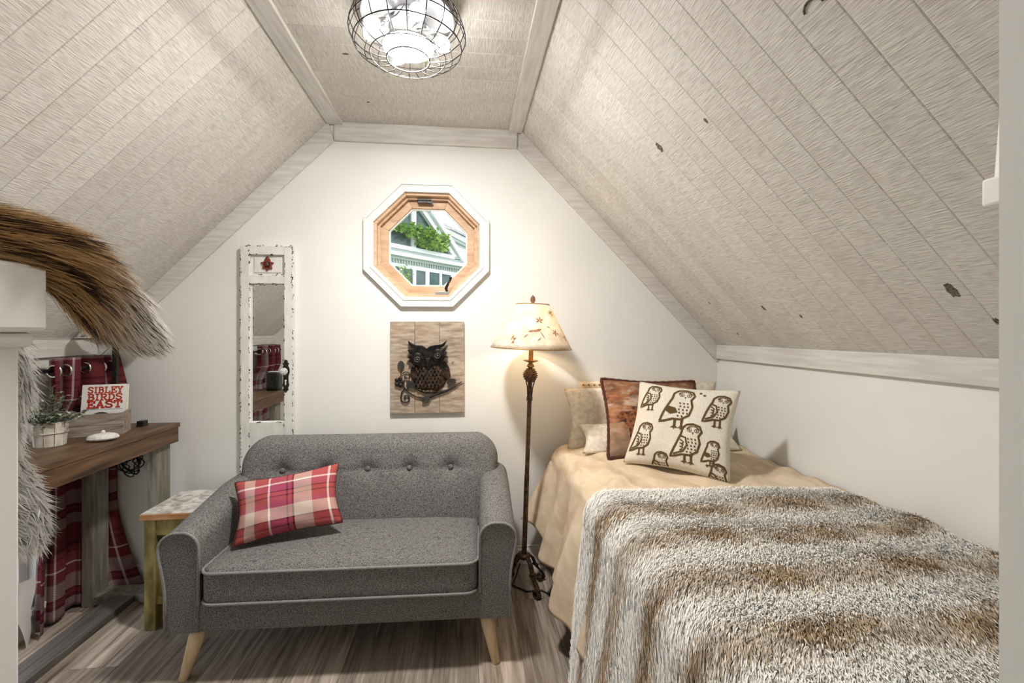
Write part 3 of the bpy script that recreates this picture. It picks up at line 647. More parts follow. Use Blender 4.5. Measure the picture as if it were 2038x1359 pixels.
def strands(name, P, N, D, C, length, width, parent, curl=.4, root=.62, lift=1., stand=1.):
    """fur as real ribbon geometry: root, middle, tip"""
    n = len(P); L = length*(.6+.8*RNG.random(n))[:, None]
    J = RNG.standard_normal((n, 3))*curl
    P = P+N*(.010*RNG.random(n))[:, None]*lift; d1 = N*.26*stand+D*.8+J*.40; d1 /= np.linalg.norm(d1, axis=1)[:, None]; d2 = N*.06*stand+D*1.0+J*.7; d2 /= np.linalg.norm(d2, axis=1)[:, None]
    side = np.cross(d1, N+.14*RNG.standard_normal((n, 3))); side /= np.linalg.norm(side, axis=1)[:, None]; w = width*(.6+.8*RNG.random(n))[:, None]
    m = P+d1*L*.5; tp_ = m+d2*L*.55
    V = np.empty((n, 5, 3), np.float32); V[:, 0] = P-side*w*.5; V[:, 1] = P+side*w*.5; V[:, 2] = m+side*w*.45; V[:, 3] = m-side*w*.45; V[:, 4] = tp_
    CC = np.ones((n, 5, 4), np.float32); CC[:, :, :3] = C[:, None, :]; CC[:, 0:2, :3] *= root
    me = bpy.data.meshes.new(name); me.vertices.add(n*5); me.vertices.foreach_set('co', V.ravel())
    b = np.arange(n, dtype=np.int32)[:, None]*5; li = np.hstack([b+0, b+1, b+2, b+3, b+3, b+2, b+4]).ravel()
    me.loops.add(n*7); me.loops.foreach_set('vertex_index', li); me.polygons.add(n*2)
    ls = (np.arange(n, dtype=np.int32)[:, None]*7+np.array([0, 4], np.int32)).ravel(); me.polygons.foreach_set('loop_start', ls)
    me.polygons.foreach_set('loop_total', np.tile(np.array([4, 3], np.int32), n)); me.update(calc_edges=True)
    at = me.color_attributes.new('col', 'FLOAT_COLOR', 'POINT'); at.data.foreach_set('color', CC.ravel()); me.materials.append(fur_m)
    o = link(bpy.data.objects.new(name, me), parent); o['kind'] = 'stuff'; return o
def colour_mesh(o, C):
    at = o.data.color_attributes.new('col', 'FLOAT_COLOR', 'POINT'); c = np.ones((len(C), 4), np.float32); c[:, :3] = C; at.data.foreach_set('color', c.ravel())
def surf_sample(fn, n, mask=None):
    s, v = RNG.random(n), RNG.random(n); P = np.array([fn(a, b) for a, b in zip(s, v)]); e = .004
    Pu = np.array([fn(min(1, a+e), b) for a, b in zip(s, v)])-np.array([fn(max(0, a-e), b) for a, b in zip(s, v)]); Pv = np.array([fn(a, min(1, b+e)) for a, b in zip(s, v)])-np.array([fn(a, max(0, b-e)) for a, b in zip(s, v)])
    Nn = np.cross(Pu, Pv); Nn /= np.linalg.norm(Nn, axis=1)[:, None]+1e-9; return s, v, P, Nn, Pu/(np.linalg.norm(Pu, axis=1)[:, None]+1e-9), Pv/(np.linalg.norm(Pv, axis=1)[:, None]+1e-9)
def throw_pt(s, v):
    x, z, k, n = cs(s, .10, .462, .372, .045, .730); x = min(x, 1.475)
    y = 1.675-(1.675-.50)*v+(-.09*k+.02*math.sin(3*x))*(1-v)
    x -= (.014*math.sin(y*15+1)+.010*math.sin(y*31))*k
    if k == 0: z += .008*math.sin(x*9+1)*math.sin(y*11)+.006*math.sin(y*29.4+1.0)
    return (x, y, z)
ft = thing('fur_throw', 'white and brown striped faux fur throw spread over the bed', 'throw')
NB = (70, 90); o = MB().grid(throw_pt, *NB).build('backing', fur_m, ft, True)
bv = np.array([v.co[:] for v in o.data.vertices]); ss = np.repeat(np.linspace(0, 1, NB[0]+1), NB[1]+1); colour_mesh(o, bedfur_col(bv[:, 0], bv[:, 1], ss, np.zeros(len(bv)))*.92)
sd = o.modifiers.new('thick', 'SOLIDIFY'); sd.thickness = .008; sd.offset = -1
s, v, P, Nn, Pu, Pv = surf_sample(throw_pt, 250000)
flip = np.sign(Nn[:, 2]*.7-Nn[:, 0]*.7); Nn *= flip[:, None]
lay = Pu*.55+Pv*.75; C = bedfur_col(P[:, 0], P[:, 1], s, RNG.standard_normal(len(P)))
strands('fur_pile', P, Nn, lay, C, .023, .0020, ft, .24, 1.0, 1.0, .62)

# newel post with fur stole
t = thing('newel_post', 'white newel post with a wide square cap at the stair corner', 'post', (-.618, .552, 0))
box('shaft', -.07, .07, -.07, .063, 0, 1.345, white_m, t, bev=.004)
MB().box(-.08, .079, -.077, .073, 1.331, 1.350).box(-.09, .088, -.085, .08, 1.350, 1.434).build('cap', white_m, t, bev=.006)
fs = thing('fur_stole', 'tawny brown long haired fur throw with white tips draped over the newel post', 'throw')
def tube_surf(path, rx, rz):
    path = [Vector(p) for p in path]; n = len(path)-1
    def f(s, v):
        q = min(v*n, n-1e-6); i = int(q); r = q-i
        p0, p1, p2, p3 = path[max(i-1, 0)], path[i], path[i+1], path[min(i+2, n)]
        c = .5*((2*p1)+(p2-p0)*r+(2*p0-5*p1+4*p2-p3)*r*r+(3*p1-p0-3*p2+p3)*r**3); tg = (.5*((p2-p0)+2*(2*p0-5*p1+4*p2-p3)*r+3*(3*p1-p0-3*p2+p3)*r*r)).normalized()
        a = tg.cross(Vector((0, 0, 1)));  a = a.normalized() if a.length > .05 else Vector((1, 0, 0)); b = a.cross(tg)
        wx = rx[i]+(rx[i+1]-rx[i])*r; wz = rz[i]+(rz[i+1]-rz[i])*r; ang = 2*PI*s
        p = c+a*(wx*math.cos(ang))+b*(wz*math.sin(ang)); return (p.x, p.y, p.z)
    return f
def stole_col(t_, P, n, s_):
    k = fnoise(P[:, 0]*9, P[:, 1]*9+P[:, 2]*7); base = np.array((.42, .25, .105)); drk = np.array((.07, .04, .025)); lite = np.array((.62, .43, .24)); wh = np.array((.93, .90, .87))
    q = .5+.45*fnoise(s_*4.2+3, t_*1.1)+.20*fnoise(s_*15., t_*3)+.16*RNG.standard_normal(n); q = q[:, None]; c = np.where(q < .30, drk, np.where(q < .72, base, lite))*(1+.12*k)[:, None]
    w = (np.clip(sm(.62, .92, t_+.12*np.cos(2*PI*(s_-.12)))+.0, 0, 1)*.95)[:, None]; c = c*(1-w)+np.where(RNG.random(n)[:, None] < .8, wh, drk*1.5)*w; return np.clip(c, .02, .95)
tail = tube_surf([(-.71, .53, 1.462), (-.63, .54, 1.468), (-.573, .60, 1.466), (-.553, .685, 1.446), (-.548, .755, 1.392), (-.540, .805, 1.352)], [.05, .045, .034, .030, .030, .018], [.018, .022, .026, .032, .034, .020])
o = MB().grid(tail, 24, 30).build('flap', fur_m, fs, True); bv = np.array([q.co[:] for q in o.data.vertices]); tt = np.tile(np.linspace(0, 1, 31), 25); colour_mesh(o, stole_col(tt, bv, len(bv), np.repeat(np.linspace(0, 1, 25), 31))*.6)
s, v, P, Nn, Pu, Pv = surf_sample(tail, 20000); cen = np.array([np.mean([tail(q, b) for q in (0, .25, .5, .75)], axis=0) for b in np.linspace(0, 1, 60)]); cc = cen[(v*59).astype(int)]
Nn *= np.sign(np.sum(Nn*(P-cc), axis=1))[:, None]
strands('fur_pile', P, Nn, Pv*1.9, stole_col(v, P, len(P), s), .050, .0015, fs, .27, .8)
def hang_pt(s, v):
    x = -.80+.118*s+.006*math.sin(7*v); z = 1.355-.34*v; return (x+.012*math.sin(v*9), .775+.02*math.sin(s*5+v*3), z+.01*math.sin(s*9))
def hang_col(P, n):
    k = sm(.25, .8, .5+.6*fnoise(P[:, 0]*3, P[:, 2]*5)); e = sm(-.765, -.71, P[:, 0]); w = np.clip(e+.5*sm(1.22, 1.32, P[:, 2]), 0, 1)[:, None]
    c = np.array((.48, .32, .17))*(1-w)+np.array((.93, .90, .87))*w; r = RNG.random(n)[:, None]; return np.clip(np.where(r < .12, c*.25, c)*(1+.12*RNG.standard_normal(n))[:, None], .02, .95)
o = MB().grid(hang_pt, 12, 24).build('hanging_end', fur_m, fs, True); bv = np.array([q.co[:] for q in o.data.vertices]); colour_mesh(o, hang_col(bv, len(bv))*.7)
sd = o.modifiers.new('thick', 'SOLIDIFY'); sd.thickness = .012
s, v, P, Nn, Pu, Pv = surf_sample(hang_pt, 14000); Nn *= -np.sign(Nn[:, 1])[:, None]
strands('fur_pile', P, Nn, Pv*.9+Pu*.4, hang_col(P, len(P)), .032, .0016, fs, .35, .9)

# ------------------------------------------------------------------ door-shaped mirror on the back wall
mr = thing('wall_mirror', 'tall narrow distressed white door shaped mirror behind the loveseat', 'mirror', (-1.07, YB, 0))
mw, mt, mbz, md = .137, 1.818, .30, .034
st = .048
fr = []
for a in ((-mw, -mw+st, mbz, mt), (mw-st, mw, mbz, mt)): fr.append(box('stile', a[0], a[1], -md, 0, a[2], a[3], chalk_m, mr, bev=.003))
for z0, z1 in ((mt-.047, mt), (1.613, 1.660), (mbz, .862)): fr.append(box('rail', -mw+st, mw-st, -md, 0, z0, z1, chalk_m, mr, bev=.003))
box('panel', -mw+st, mw-st, -.014, 0, 1.655, mt-.04, chalk_m, mr); box('raised_panel', -mw+st+.016, mw-st-.016, -.020, -.014, 1.674, mt-.058, chalk_m, mr, bev=(.005, 1))
box('mirror_glass', -mw+st-.004, mw-st+.004, -.013, -.009, .85, 1.618, mirror_m, mr)
chip = MB()
def chips(x, z, vert, k):
    for _ in range(k):
        dx, dz = (random.gauss(0, .0025), random.gauss(0, .012)) if vert else (random.gauss(0, .012), random.gauss(0, .0022)); cx, cz = x+dx, z+dz; n = 6
        rx, rz = ((.0016, .0045) if vert else (.005, .0016)); V = [(cx+rx*random.uniform(.5, 1.7)*math.cos(2*PI*j/n), -md-.0006, cz+rz*random.uniform(.5, 1.7)*math.sin(2*PI*j/n)) for j in range(n)]
        chip.add(V+[(a, b+.0012, c) for a, b, c in V], [list(range(n))]+[[j, n+j, n+(j+1) % n, (j+1) % n] for j in range(n)])
for z in np.arange(.5, 1.8, .058):
    chips(-mw+.002, z+random.gauss(0, .015), True, 3); chips(mw-.002, z+random.gauss(0, .015), True, 3)
    if random.random() < .55: chips(-mw+st-.002, z, True, 3)
    if random.random() < .7: chips(mw-st+.002, z, True, 3)
for x, z in ((-.10, mt), (-.03, mt), (.05, mt), (.12, mt), (-.07, mt-.046), (.03, mt-.046), (-.03, 1.662), (.05, 1.662), (-.04, 1.612), (.035, 1.612), (-.04, .86), (.05, .86)): chips(x, z, False, 5)
chips(mw-.004, mt-.02, True, 8); chips(mw-.006, 1.65, True, 8)
chip.build('paint_chips', chip_m, mr)['kind'] = 'stuff'
fl = MB()
for ang, L, wd in ((90, .046, .018), (18, .036, .012), (162, .036, .012), (-42, .034, .012), (222, .034, .012), (270, .034, .013)):
    a = math.radians(ang); c, s_ = math.cos(a), math.sin(a); P = []
    for i in range(9):
        q = i/8; w = wd*math.sin(PI*min(1, .18+q*.82))**.8*(1-.15*q); P.append((q*L, w))
    poly = [(x, w) for x, w in P]+[(x, -w) for x, w in P[::-1]]
    fl.prism([(x*c-w*s_, -.030, 1.718+x*s_+w*c) for x, w in poly], (0, .008, 0))
fo = fl.build('ornament', red_m, mr, bev=.003); tag(fo, 'rust red fleur ornament')
MB().ball((0, -.033, 1.718), .012, .007, .012).build('ornament_boss', bronze_m, fo, True)
kx, kz = .100, 1.138
kp = MB().prism([(kx+a*.019, -md-.005, kz+b) for a, b in ((0, .062), (.45, .058), (.55, .045), (.95, .043), (.6, .03), (1.0, .015), (1.05, -.005), (.7, -.03), (.75, -.06), (.95, -.078), (.6, -.09), (.75, -.102), (.4, -.108), (0, -.118), (-.4, -.108), (-.75, -.102), (-.6, -.09), (-.95, -.078), (-.75, -.06), (-.7, -.03), (-1.05, -.005), (-1.0, .015), (-.6, .03), (-.95, .043), (-.55, .045), (-.45, .058))], (0, .006, 0)).build('door_plate', iron_m, mr, bev=.0015)
MB().box(kx-.003, kx+.003, -md-.0065, -md-.004, kz-.075, kz-.055).ball((kx, -md-.005, kz-.052), .0055, .0015, .0055).build('keyhole', chalk_m, kp)
kb = MB()
kb.tube([(kx, -md-.004, kz), (kx, -md-.03, kz)], .007, 8).build('knob_shank', iron_m, kp)
MB().tube([(kx, -md-.024+.0*i, kz) if False else (kx, -md-y, kz) for y in (.024, .030, .040, .046)], .02, 10, radii=[.012, .021, .020, .010]).build('glass_knob', crystal_m, kp)

# ------------------------------------------------------------------ owl sign
sg = thing('owl_wall_art', 'wooden plank wall art with a black metal owl on a branch', 'wall art', (-.21, YB, .892))
sw, sh = .206, .518
for i, (a, b) in enumerate(((-sw, -.0715), (-.070, .0665), (.068, sw))): box('plank', a, b, -.022, -.006, 0, sh, signA_m, sg, bev=.0015)
box('batten', -sw+.01, sw-.01, -.006, 0, .06, .10, dark_m, sg); box('batten', -sw+.01, sw-.01, -.006, 0, .40, .44, dark_m, sg)
def q2(px, py): return (-sw+(px-105)*2*sw/910., (1240-py)*sh/1118.)   # position on the sign face
def plate(poly, d0, d1): return MB().prism([(*(lambda c: (c[0], -d1, c[1]))(q2(*p)),) for p in poly], (0, d1-d0, 0))
ow = MB().add(*(lambda V, F: (V, F))(*[[], []]))
bc = q2(610, 770)
body = MB()
def ell_dome(c, rx, rz, d0, dep, n=28, m=7):
    V = []; 
    for i in range(m+1):
        r = math.cos(PI/2*i/m); y = -d0-dep*math.sin(PI/2*i/m); V += [(c[0]+rx*max(r, .001)*math.cos(2*PI*j/n), y, c[1]+rz*max(r, .001)*math.sin(2*PI*j/n)) for j in range(n)]
    return V, [[i*n+j, (i+1)*n+j, (i+1)*n+(j+1) % n, i*n+(j+1) % n] for i in range(m) for j in range(n)]
ob = MB().add(*ell_dome(q2(590, 770), .098, .102, .028, .018)).build('owl_body', owlbody_m, sg, True)
feather = MB()
for r in range(6):
    for k in range(7):
        fx, fy = 430+45*k+22*(r % 2), 690+42*r
        if ((fx-590)/190)**2+((fy-770)/190)**2 < 1:
            c = q2(fx, fy); feather.prism([(c[0]-.007, -.050, c[1]+.012), (c[0]+.007, -.050, c[1]+.012), (c[0]+.004, -.053, c[1]-.006), (c[0], -.054, c[1]-.014), (c[0]-.004, -.053, c[1]-.006)], (0, .004, 0))
feather.build('breast_feathers', owlbody_m, ob)['kind'] = 'stuff'
for P in ([(700, 620), (780, 600), (830, 680), (850, 780), (820, 840), (760, 800), (710, 720)], [(370, 660), (400, 700), (430, 800), (520, 900), (440, 890), (380, 830), (350, 740)]): plate(P, .026, .042).build('owl_wing', owlbody_m, sg, bev=.005)
head = plate([(560, 450), (500, 410), (430, 405), (370, 380), (325, 352), (338, 400), (385, 450), (320, 462), (350, 510), (385, 515), (312, 550), (358, 570), (330, 608), (368, 615), (400, 660), (480, 680), (540, 660), (575, 720), (610, 660), (680, 640), (750, 620), (780, 560), (812, 540), (780, 530), (812, 485), (770, 505), (795, 432), (740, 460), (700, 462), (770, 420), (808, 348), (740, 395), (660, 405), (590, 420)], .040, .058).build('owl_head', owlmetal_m, sg, bev=.004)
for c in ((445, 580), (690, 535)):
    p = q2(*c); MB().add(*ell_dome(p, .034, .038, .058, .006)).build('face_disc', owlmetal_m, head, True)
    MB().tube([(p[0]+.0135*math.cos(a), -.066, p[1]+.0135*math.sin(a)) for a in np.linspace(0, 2*PI, 18)[:-1]], .0022, 6, closed=True).build('eye_ring', leafmetal_m, head, True)
    MB().add(*ell_dome(p, .007, .007, .062, .007)).build('eye', leafmetal_m, head, True)
plate([(545, 560), (600, 560), (580, 660), (565, 665)], .058, .070).build('beak', iron_m, head, bev=.003)
def q3(P, d=.032): return [(lambda c: (c[0], -d, c[1]))(q2(*p)) for p in P]
MB().tube(q3([(215, 860), (260, 900), (330, 980), (420, 1035), (510, 1050), (600, 1040), (690, 1000), (800, 965), (900, 915), (990, 852)]), .0045, 7, radii=[.003, .004, .004, .004, .005, .006, .007, .007, .005, .002]).build('branch', iron_m, sg, True)
MB().tube(q3([(380, 920), (450, 945), (520, 975), (620, 975), (690, 985)]), .008, 7, radii=[.003, .006, .009, .010, .006]).build('perch', owlbody_m, sg, True)
MB().tube(q3([(235, 830), (240, 760), (240, 700)]), .003, 6).build('branch', iron_m, sg, True)
sc1 = [(300+ (70-62*i/26)*math.cos(2.0+i*.34), 1050+(75-66*i/26)*-math.sin(2.0+i*.34)) for i in range(27)]
MB().tube(q3([(330, 930), (280, 945), (250, 975)]+sc1[2:]), .0038, 7).build('scroll', iron_m, sg, True)
sc2 = [(305+(58-52*i/24)*math.cos(2.6-i*.34), 785-(58-52*i/24)*math.sin(2.6-i*.34)) for i in range(25)]
MB().tube(q3(sc2), .003, 6).build('scroll', iron_m, sg, True)
def leaf2(cx, cy, L, W_, ang):
    lf = MB(); a = math.radians(ang); c, s_ = math.cos(a), math.sin(a); P = []
    for i in range(9): q = i/8; P.append((q*L-L/2, W_*math.sin(PI*q)**.7))
    poly = P+[(x, -w) for x, w in P[::-1]][1:-1]
    T = lambda x, w: (cx+x*c-w*s_, cy-(x*s_+w*c))
    o = plate([T(x, w) for x, w in poly], .034, .038).build('leaf', iron_m, sg, bev=.001)
    v = MB()
    for k in range(6):
        x0 = -L/2+L*(k+.6)/7
        for sd_ in (-1, 1):
            w = W_*math.sin(PI*(k+1)/7.5)**.7*.9; v.tube(q3([T(x0, 0), T(x0+L*.12, sd_*w)], .040), .0016, 4)
    v.build('vein', leafmetal_m, o)
for a in ((240, 650, 110, 42, 90), (360, 885, 130, 42, -25), (860, 860, 125, 42, 20), (545, 1070, 120, 42, 35)): leaf2(*a)
fw = MB()
for k in range(5): c = q2(220+38*math.cos(k*1.257), 855+42*math.sin(k*1.257)); fw.add(*ell_dome(c, .013, .013, .034, .008, 10, 4))
fw.build('flower', iron_m, sg, True)
c = q2(877, 628); MB().tube([(c[0]+.006*math.cos(a), -.0228, c[1]+.006*math.sin(a)) for a in np.linspace(0, 5, 9)], .0016, 5).build('knot', knot_m, sg)

# ------------------------------------------------------------------ floor lamp
fl = thing('floor_lamp', 'bronze pinecone floor lamp with a leaf pressed paper shade', 'floor lamp', (.306, 2.345, 0), (math.radians(.6), math.radians(1.9), 0))
for k in range(4):
    a = math.atan2(-.13, .07)+k*PI/2; P = []
    prof = [(.012, .172), (.03, .172), (.055, .150), (.075, .11), (.09, .085), (.11, .065), (.128, .045), (.138, .025), (.132, .010), (.116, .0065), (.102, .014), (.098, .028), (.107, .038), (.117, .034)]
    lg = MB(); R = [.010]*len(prof)
    V = []; n = len(prof)
    ca, sa = math.cos(a), math.sin(a)
    pts = [Vector((r*ca, r*sa, z)) for r, z in prof]; sd_ = Vector((-sa, ca, 0))*.0115
    for i in range(n):
        t_ = (pts[min(i+1, n-1)]-pts[max(i-1, 0)]).normalized(); nn = sd_.cross(t_).normalized()*.0042
        V += [pts[i]+sd_+nn, pts[i]-sd_+nn, pts[i]-sd_-nn, pts[i]+sd_-nn]
    F = [[i*4+j, i*4+(j+1) % 4, (i+1)*4+(j+1) % 4, (i+1)*4+j] for i in range(n-1) for j in range(4)]+[[3, 2, 1, 0], [4*n-4, 4*n-3, 4*n-2, 4*n-1]]
    o = lg.add(V, F).build('foot', bronze_m, fl)
    MB().tube([(.078*ca+sd_.x*q, .078*sa+sd_.y*q, .104) for q in (-1.35, 1.35)], .0095, 8).build('collar', bronze_m, o)
MB().lathe([(.030, .160), (.036, .168), (.034, .178), (.016, .184)], 18).build('hub', bronze_m, fl, True)
MB().tube([(0, 0, .15), (0, 0, .60)], .0140, 6).build('pole', bronze_m, fl); MB().tube([(0, 0, .598), (0, 0, 1.00)], .0125, 6).build('pole', bronze_m, fl)
MB().tube([(0, 0, .99), (0, 0, 1.012)], .016, 8).build('pole_joint', bronze_m, fl)
MB().tube([(0, 0, 1.005), (0, 0, 1.14)], .012, 8, radii=[.010, .014]).build('stem', bronze_m, fl)
for q in (-1, 1): MB().tube([(q*.010, -.003, 1.005), (q*.014, -.006, 1.06), (q*.024, -.008, 1.10), (q*.030, -.008, 1.125)], .003, 6).build('sprig', bronze_m, fl, True)
def pinecone(c, R, Hh, parent, rows=8, scale=1.):
    core = MB().ball(c, R*.78, R*.78, Hh*.5*.9, 12, 8).build('pinecone', cone_m, parent, True); m = MB()
    for r in range(rows):
        q = (r+.5)/rows; z = c[2]-Hh/2+Hh*q; rr = R*math.sin(PI*min(.97, .12+.86*q))**.75; k = max(5, int(11*rr/R))
        for j in range(k):
            a = 2*PI*(j+.5*(r % 2))/k; ca, sa = math.cos(a), math.sin(a); w = .0085*R/.04; o_ = R*.22
            m.add([(c[0]+(rr-o_)*ca-w*sa, c[1]+(rr-o_)*sa+w*ca, z-.004), (c[0]+(rr-o_)*ca+w*sa, c[1]+(rr-o_)*sa-w*ca, z-.004), (c[0]+rr*ca*1.06, c[1]+rr*sa*1.06, z+Hh*.03), (c[0]+(rr-o_)*ca, c[1]+(rr-o_)*sa, z+Hh*.09)], [[0, 1, 2], [1, 3, 2], [3, 0, 2]])
    m.build('cone_scales', cone_m, core)['kind'] = 'stuff'; return core
pinecone((0, 0, 1.128), .041, .082, fl)
MB().lathe([(.016, 1.165), (.021, 1.174), (.012, 1.186), (.010, 1.190), (.038, 1.199), (.042, 1.203), (.036, 1.203), (.012, 1.196)], 20).build('drip_pan', brass_m, fl, True)
MB().tube([(0, 0, 1.195), (0, 0, 1.30)], .012, 12).build('candle_sleeve', brass_m, fl, True)
MB().tube([(0, 0, 1.30), (0, 0, 1.335)], .015, 12).build('socket', bronze_m, fl, True)
MB().ball((.0, .0, 1.375), .026, .026, .036, 14, 10).build('bulb', lbulb_m, fl, True)
SB, ST, SR0, SR1 = 1.268, 1.497, .213, .087
sh_ = MB().grid(lambda u, v: ((SR0+(SR1-SR0)*v)*math.cos(2*PI*u), (SR0+(SR1-SR0)*v)*math.sin(2*PI*u), SB+(ST-SB)*v), 56, 8).build('lamp_shade', shade_m, fl, True); weld(sh_)
sd = sh_.modifiers.new('thick', 'SOLIDIFY'); sd.thickness = .0015
for r, z in ((SR0, SB), (SR1, ST)): MB().tube([(r*math.cos(a), r*math.sin(a), z) for a in np.linspace(0, 2*PI, 41)[:-1]], .0026, 5, closed=True).build('shade_rim', brass_m, sh_, True)
for k in range(3): a = k*2*PI/3; MB().tube([(0, 0, ST-.006), (SR1*math.cos(a), SR1*math.sin(a), ST-.006)], .0018, 5).build('spider_arm', brass_m, sh_)
hp = MB(); 
for q in (-1, 1): hp.tube([(q*.012, 0, 1.32), (q*.045, 0, 1.36), (q*.045, 0, 1.43), (0, 0, 1.488)], .0016, 5)
hp.build('harp', brass_m, fl, True)
def on_shade(a, h, off=.002): r = SR0+(SR1-SR0)*h+off; return Vector((r*math.cos(a), r*math.sin(a), SB+(ST-SB)*h))
A0 = -PI/2
def sleaf(m, a, h, ang, L, w):
    ca, sa = math.cos(ang), math.sin(ang); P = [(0, 0), (.3*L, w*.8), (.6*L, w), (L, 0), (.6*L, -w), (.3*L, -w*.8)]; r = SR0+(SR1-SR0)*h
    m.add([on_shade(a+(x*ca-y*sa)/r, h+(x*sa+y*ca)/.26) for x, y in P], [[0, 1, 2, 3, 4, 5]])
lf = MB()
for a, h, rots, L in ((A0+.12, .63, (10, 80, 150, 215, 300), .022), (A0+.62, .36, (-20, 60, 120, 190, 255), .022), (A0+.80, .80, (40, 110, 180, 300), .020), (A0+1.05, .25, (60, 150, 240), .022), (A0-.62, .18, (60, 100, 250, 280), .02)):
    for q in rots: sleaf(lf, a, h, math.radians(q), L, .0042)
for a, h, rot, L, w in ((A0-.1, .38, 20, .045, .007), (A0+.08, .42, -65, .06, .0025), (A0+.02, .42, 195, .05, .005), (A0+.35, .5, -20, .02, .003), (A0-.25, .33, 230, .03, .003), (A0-.65, .3, 250, .035, .004), (A0+.0, .19, 40, .03, .003)): sleaf(lf, a, h, math.radians(rot), L, w)
lo_ = lf.build('pressed_leaves', leafprint_m, sh_); lo_['kind'] = 'stuff'
MB().tube([(0, 0, ST-.008), (0, 0, ST+.012)], .006, 8).build('finial_stem', brass_m, fl)
pinecone((0, 0, ST+.028), .0145, .040, fl, 6)
co = MB().tube([(.30, 2.42, .09), (.275, 2.40, .03), (.25, 2.36, .008), (.32, 2.30, .0055), (.40, 2.30, .0055), (.45, 2.24, .0055), (.50, 2.14, .0055), (.58, 2.10, .0055)], .0045, 6).build('power_cord', cord_m, None, True); tag(co, 'thin black power cord on the floor at the foot of the floor lamp', 'cord')

# ------------------------------------------------------------------ end table
et = thing('end_table', 'small olive wooden end table with a stone top beside the loveseat', 'end table', (-1.315, 2.325, 0))
ex, ey = .125, .145
box('table_top', -ex-.012, ex+.012, -ey-.012, ey+.012, .503, .530, edge_m, et, bev=.003); box('stone_inlay', -ex-.008, ex+.008, -ey-.008, ey+.008, .530, .5325, slate_m, et)
box('apron', -ex+.03, ex-.03, -ey+.004, -ey+.022, .43, .503, olive_m, et); box('apron', -ex+.03, ex-.03, ey-.022, ey-.004, .43, .503, olive_m, et)
box('apron', -ex+.004, -ex+.022, -ey+.03, ey-.03, .43, .503, olive_m, et); box('apron', ex-.022, ex-.004, -ey+.03, ey-.03, .43, .503, olive_m, et)
for a in (-1, 1):
    for b in (-1, 1):
        x0, x1 = sorted((a*ex, a*(ex-.05))); y0, y1 = sorted((b*ey, b*(ey-.05))); box('leg', x0, x1, y0, y1, 0, .503, olive_m, et, bev=.003)
    x0, x1 = sorted((a*(ex-.008), a*(ex-.04))); box('stretcher', x0, x1, -ey+.05, ey-.05, .115, .15, olive_m, et)
    y0, y1 = sorted((a*(ey-.008), a*(ey-.04))); box('stretcher', -ex+.05, ex-.05, y0, y1, .115, .15, olive_m, et)

# ------------------------------------------------------------------ console table
ct = thing('console_table', 'long dark walnut console table with grey weathered legs along the low window', 'console table', (-1.70, 1.88, 0))
CX0, CX1, CY0, CY1, CZ = -.178, .210, -.66, .648, .875
for i in range(3):
    w = (CX1-CX0)/3; box('top_board', CX0+i*w, CX0+(i+1)*w-.001, CY0, CY1, CZ-.022, CZ, walnut_m, ct, bev=.002)
box('apron', CX1-.03, CX1-.006, CY0+.01, CY1-.006, CZ-.098, CZ-.022, walnut_m, ct, bev=.002); box('apron', CX0+.006, CX0+.03, CY0+.01, CY1-.01, CZ-.098, CZ-.022, walnut_m, ct)
box('apron', CX0+.03, CX1-.03, CY1-.03, CY1-.006, CZ-.098, CZ-.022, walnutx_m, ct); box('apron', CX0+.03, CX1-.03, CY0+.006, CY0+.03, CZ-.098, CZ-.022, walnutx_m, ct)
for y0 in (.518, -.62):
    for x0, x1 in ((CX0+.012, CX0+.062), (CX1-.078, CX1-.032)): box('leg', x0, x1, y0, y0+.10, 0, CZ-.022, greyleg_m, ct, bev=.002)
    box('stretcher', CX0+.062, CX1-.078, y0, y0+.10, .008, .050, greyleg_m, ct, bev=.002)

# things on the console
TZ = CZ
bxT = thing('planter_box', 'weathered wooden planter box on the console table', 'box', (-1.705, 2.275, TZ), (0, 0, math.radians(20)))
bl, bd, bh = .112, .055, .100
box('front_board', -bl, bl, -bd, -bd+.012, .0, bh*.48, crate_m, bxT, bev=.002); box('front_board', -bl, bl, -bd, -bd+.012, bh*.49, bh, crate_m, bxT, bev=.002)
box('back_board', -bl, bl, bd-.012, bd, 0, bh, crate_m, bxT, bev=.002); box('side_board', -bl, -bl+.012, -bd+.012, bd-.012, 0, bh, crate_m, bxT); box('side_board', bl-.012, bl, -bd+.012, bd-.012, 0, bh, crate_m, bxT); box('base_board', -bl+.012, bl-.012, -bd+.012, bd-.012, 0, .012, crate_m, bxT)
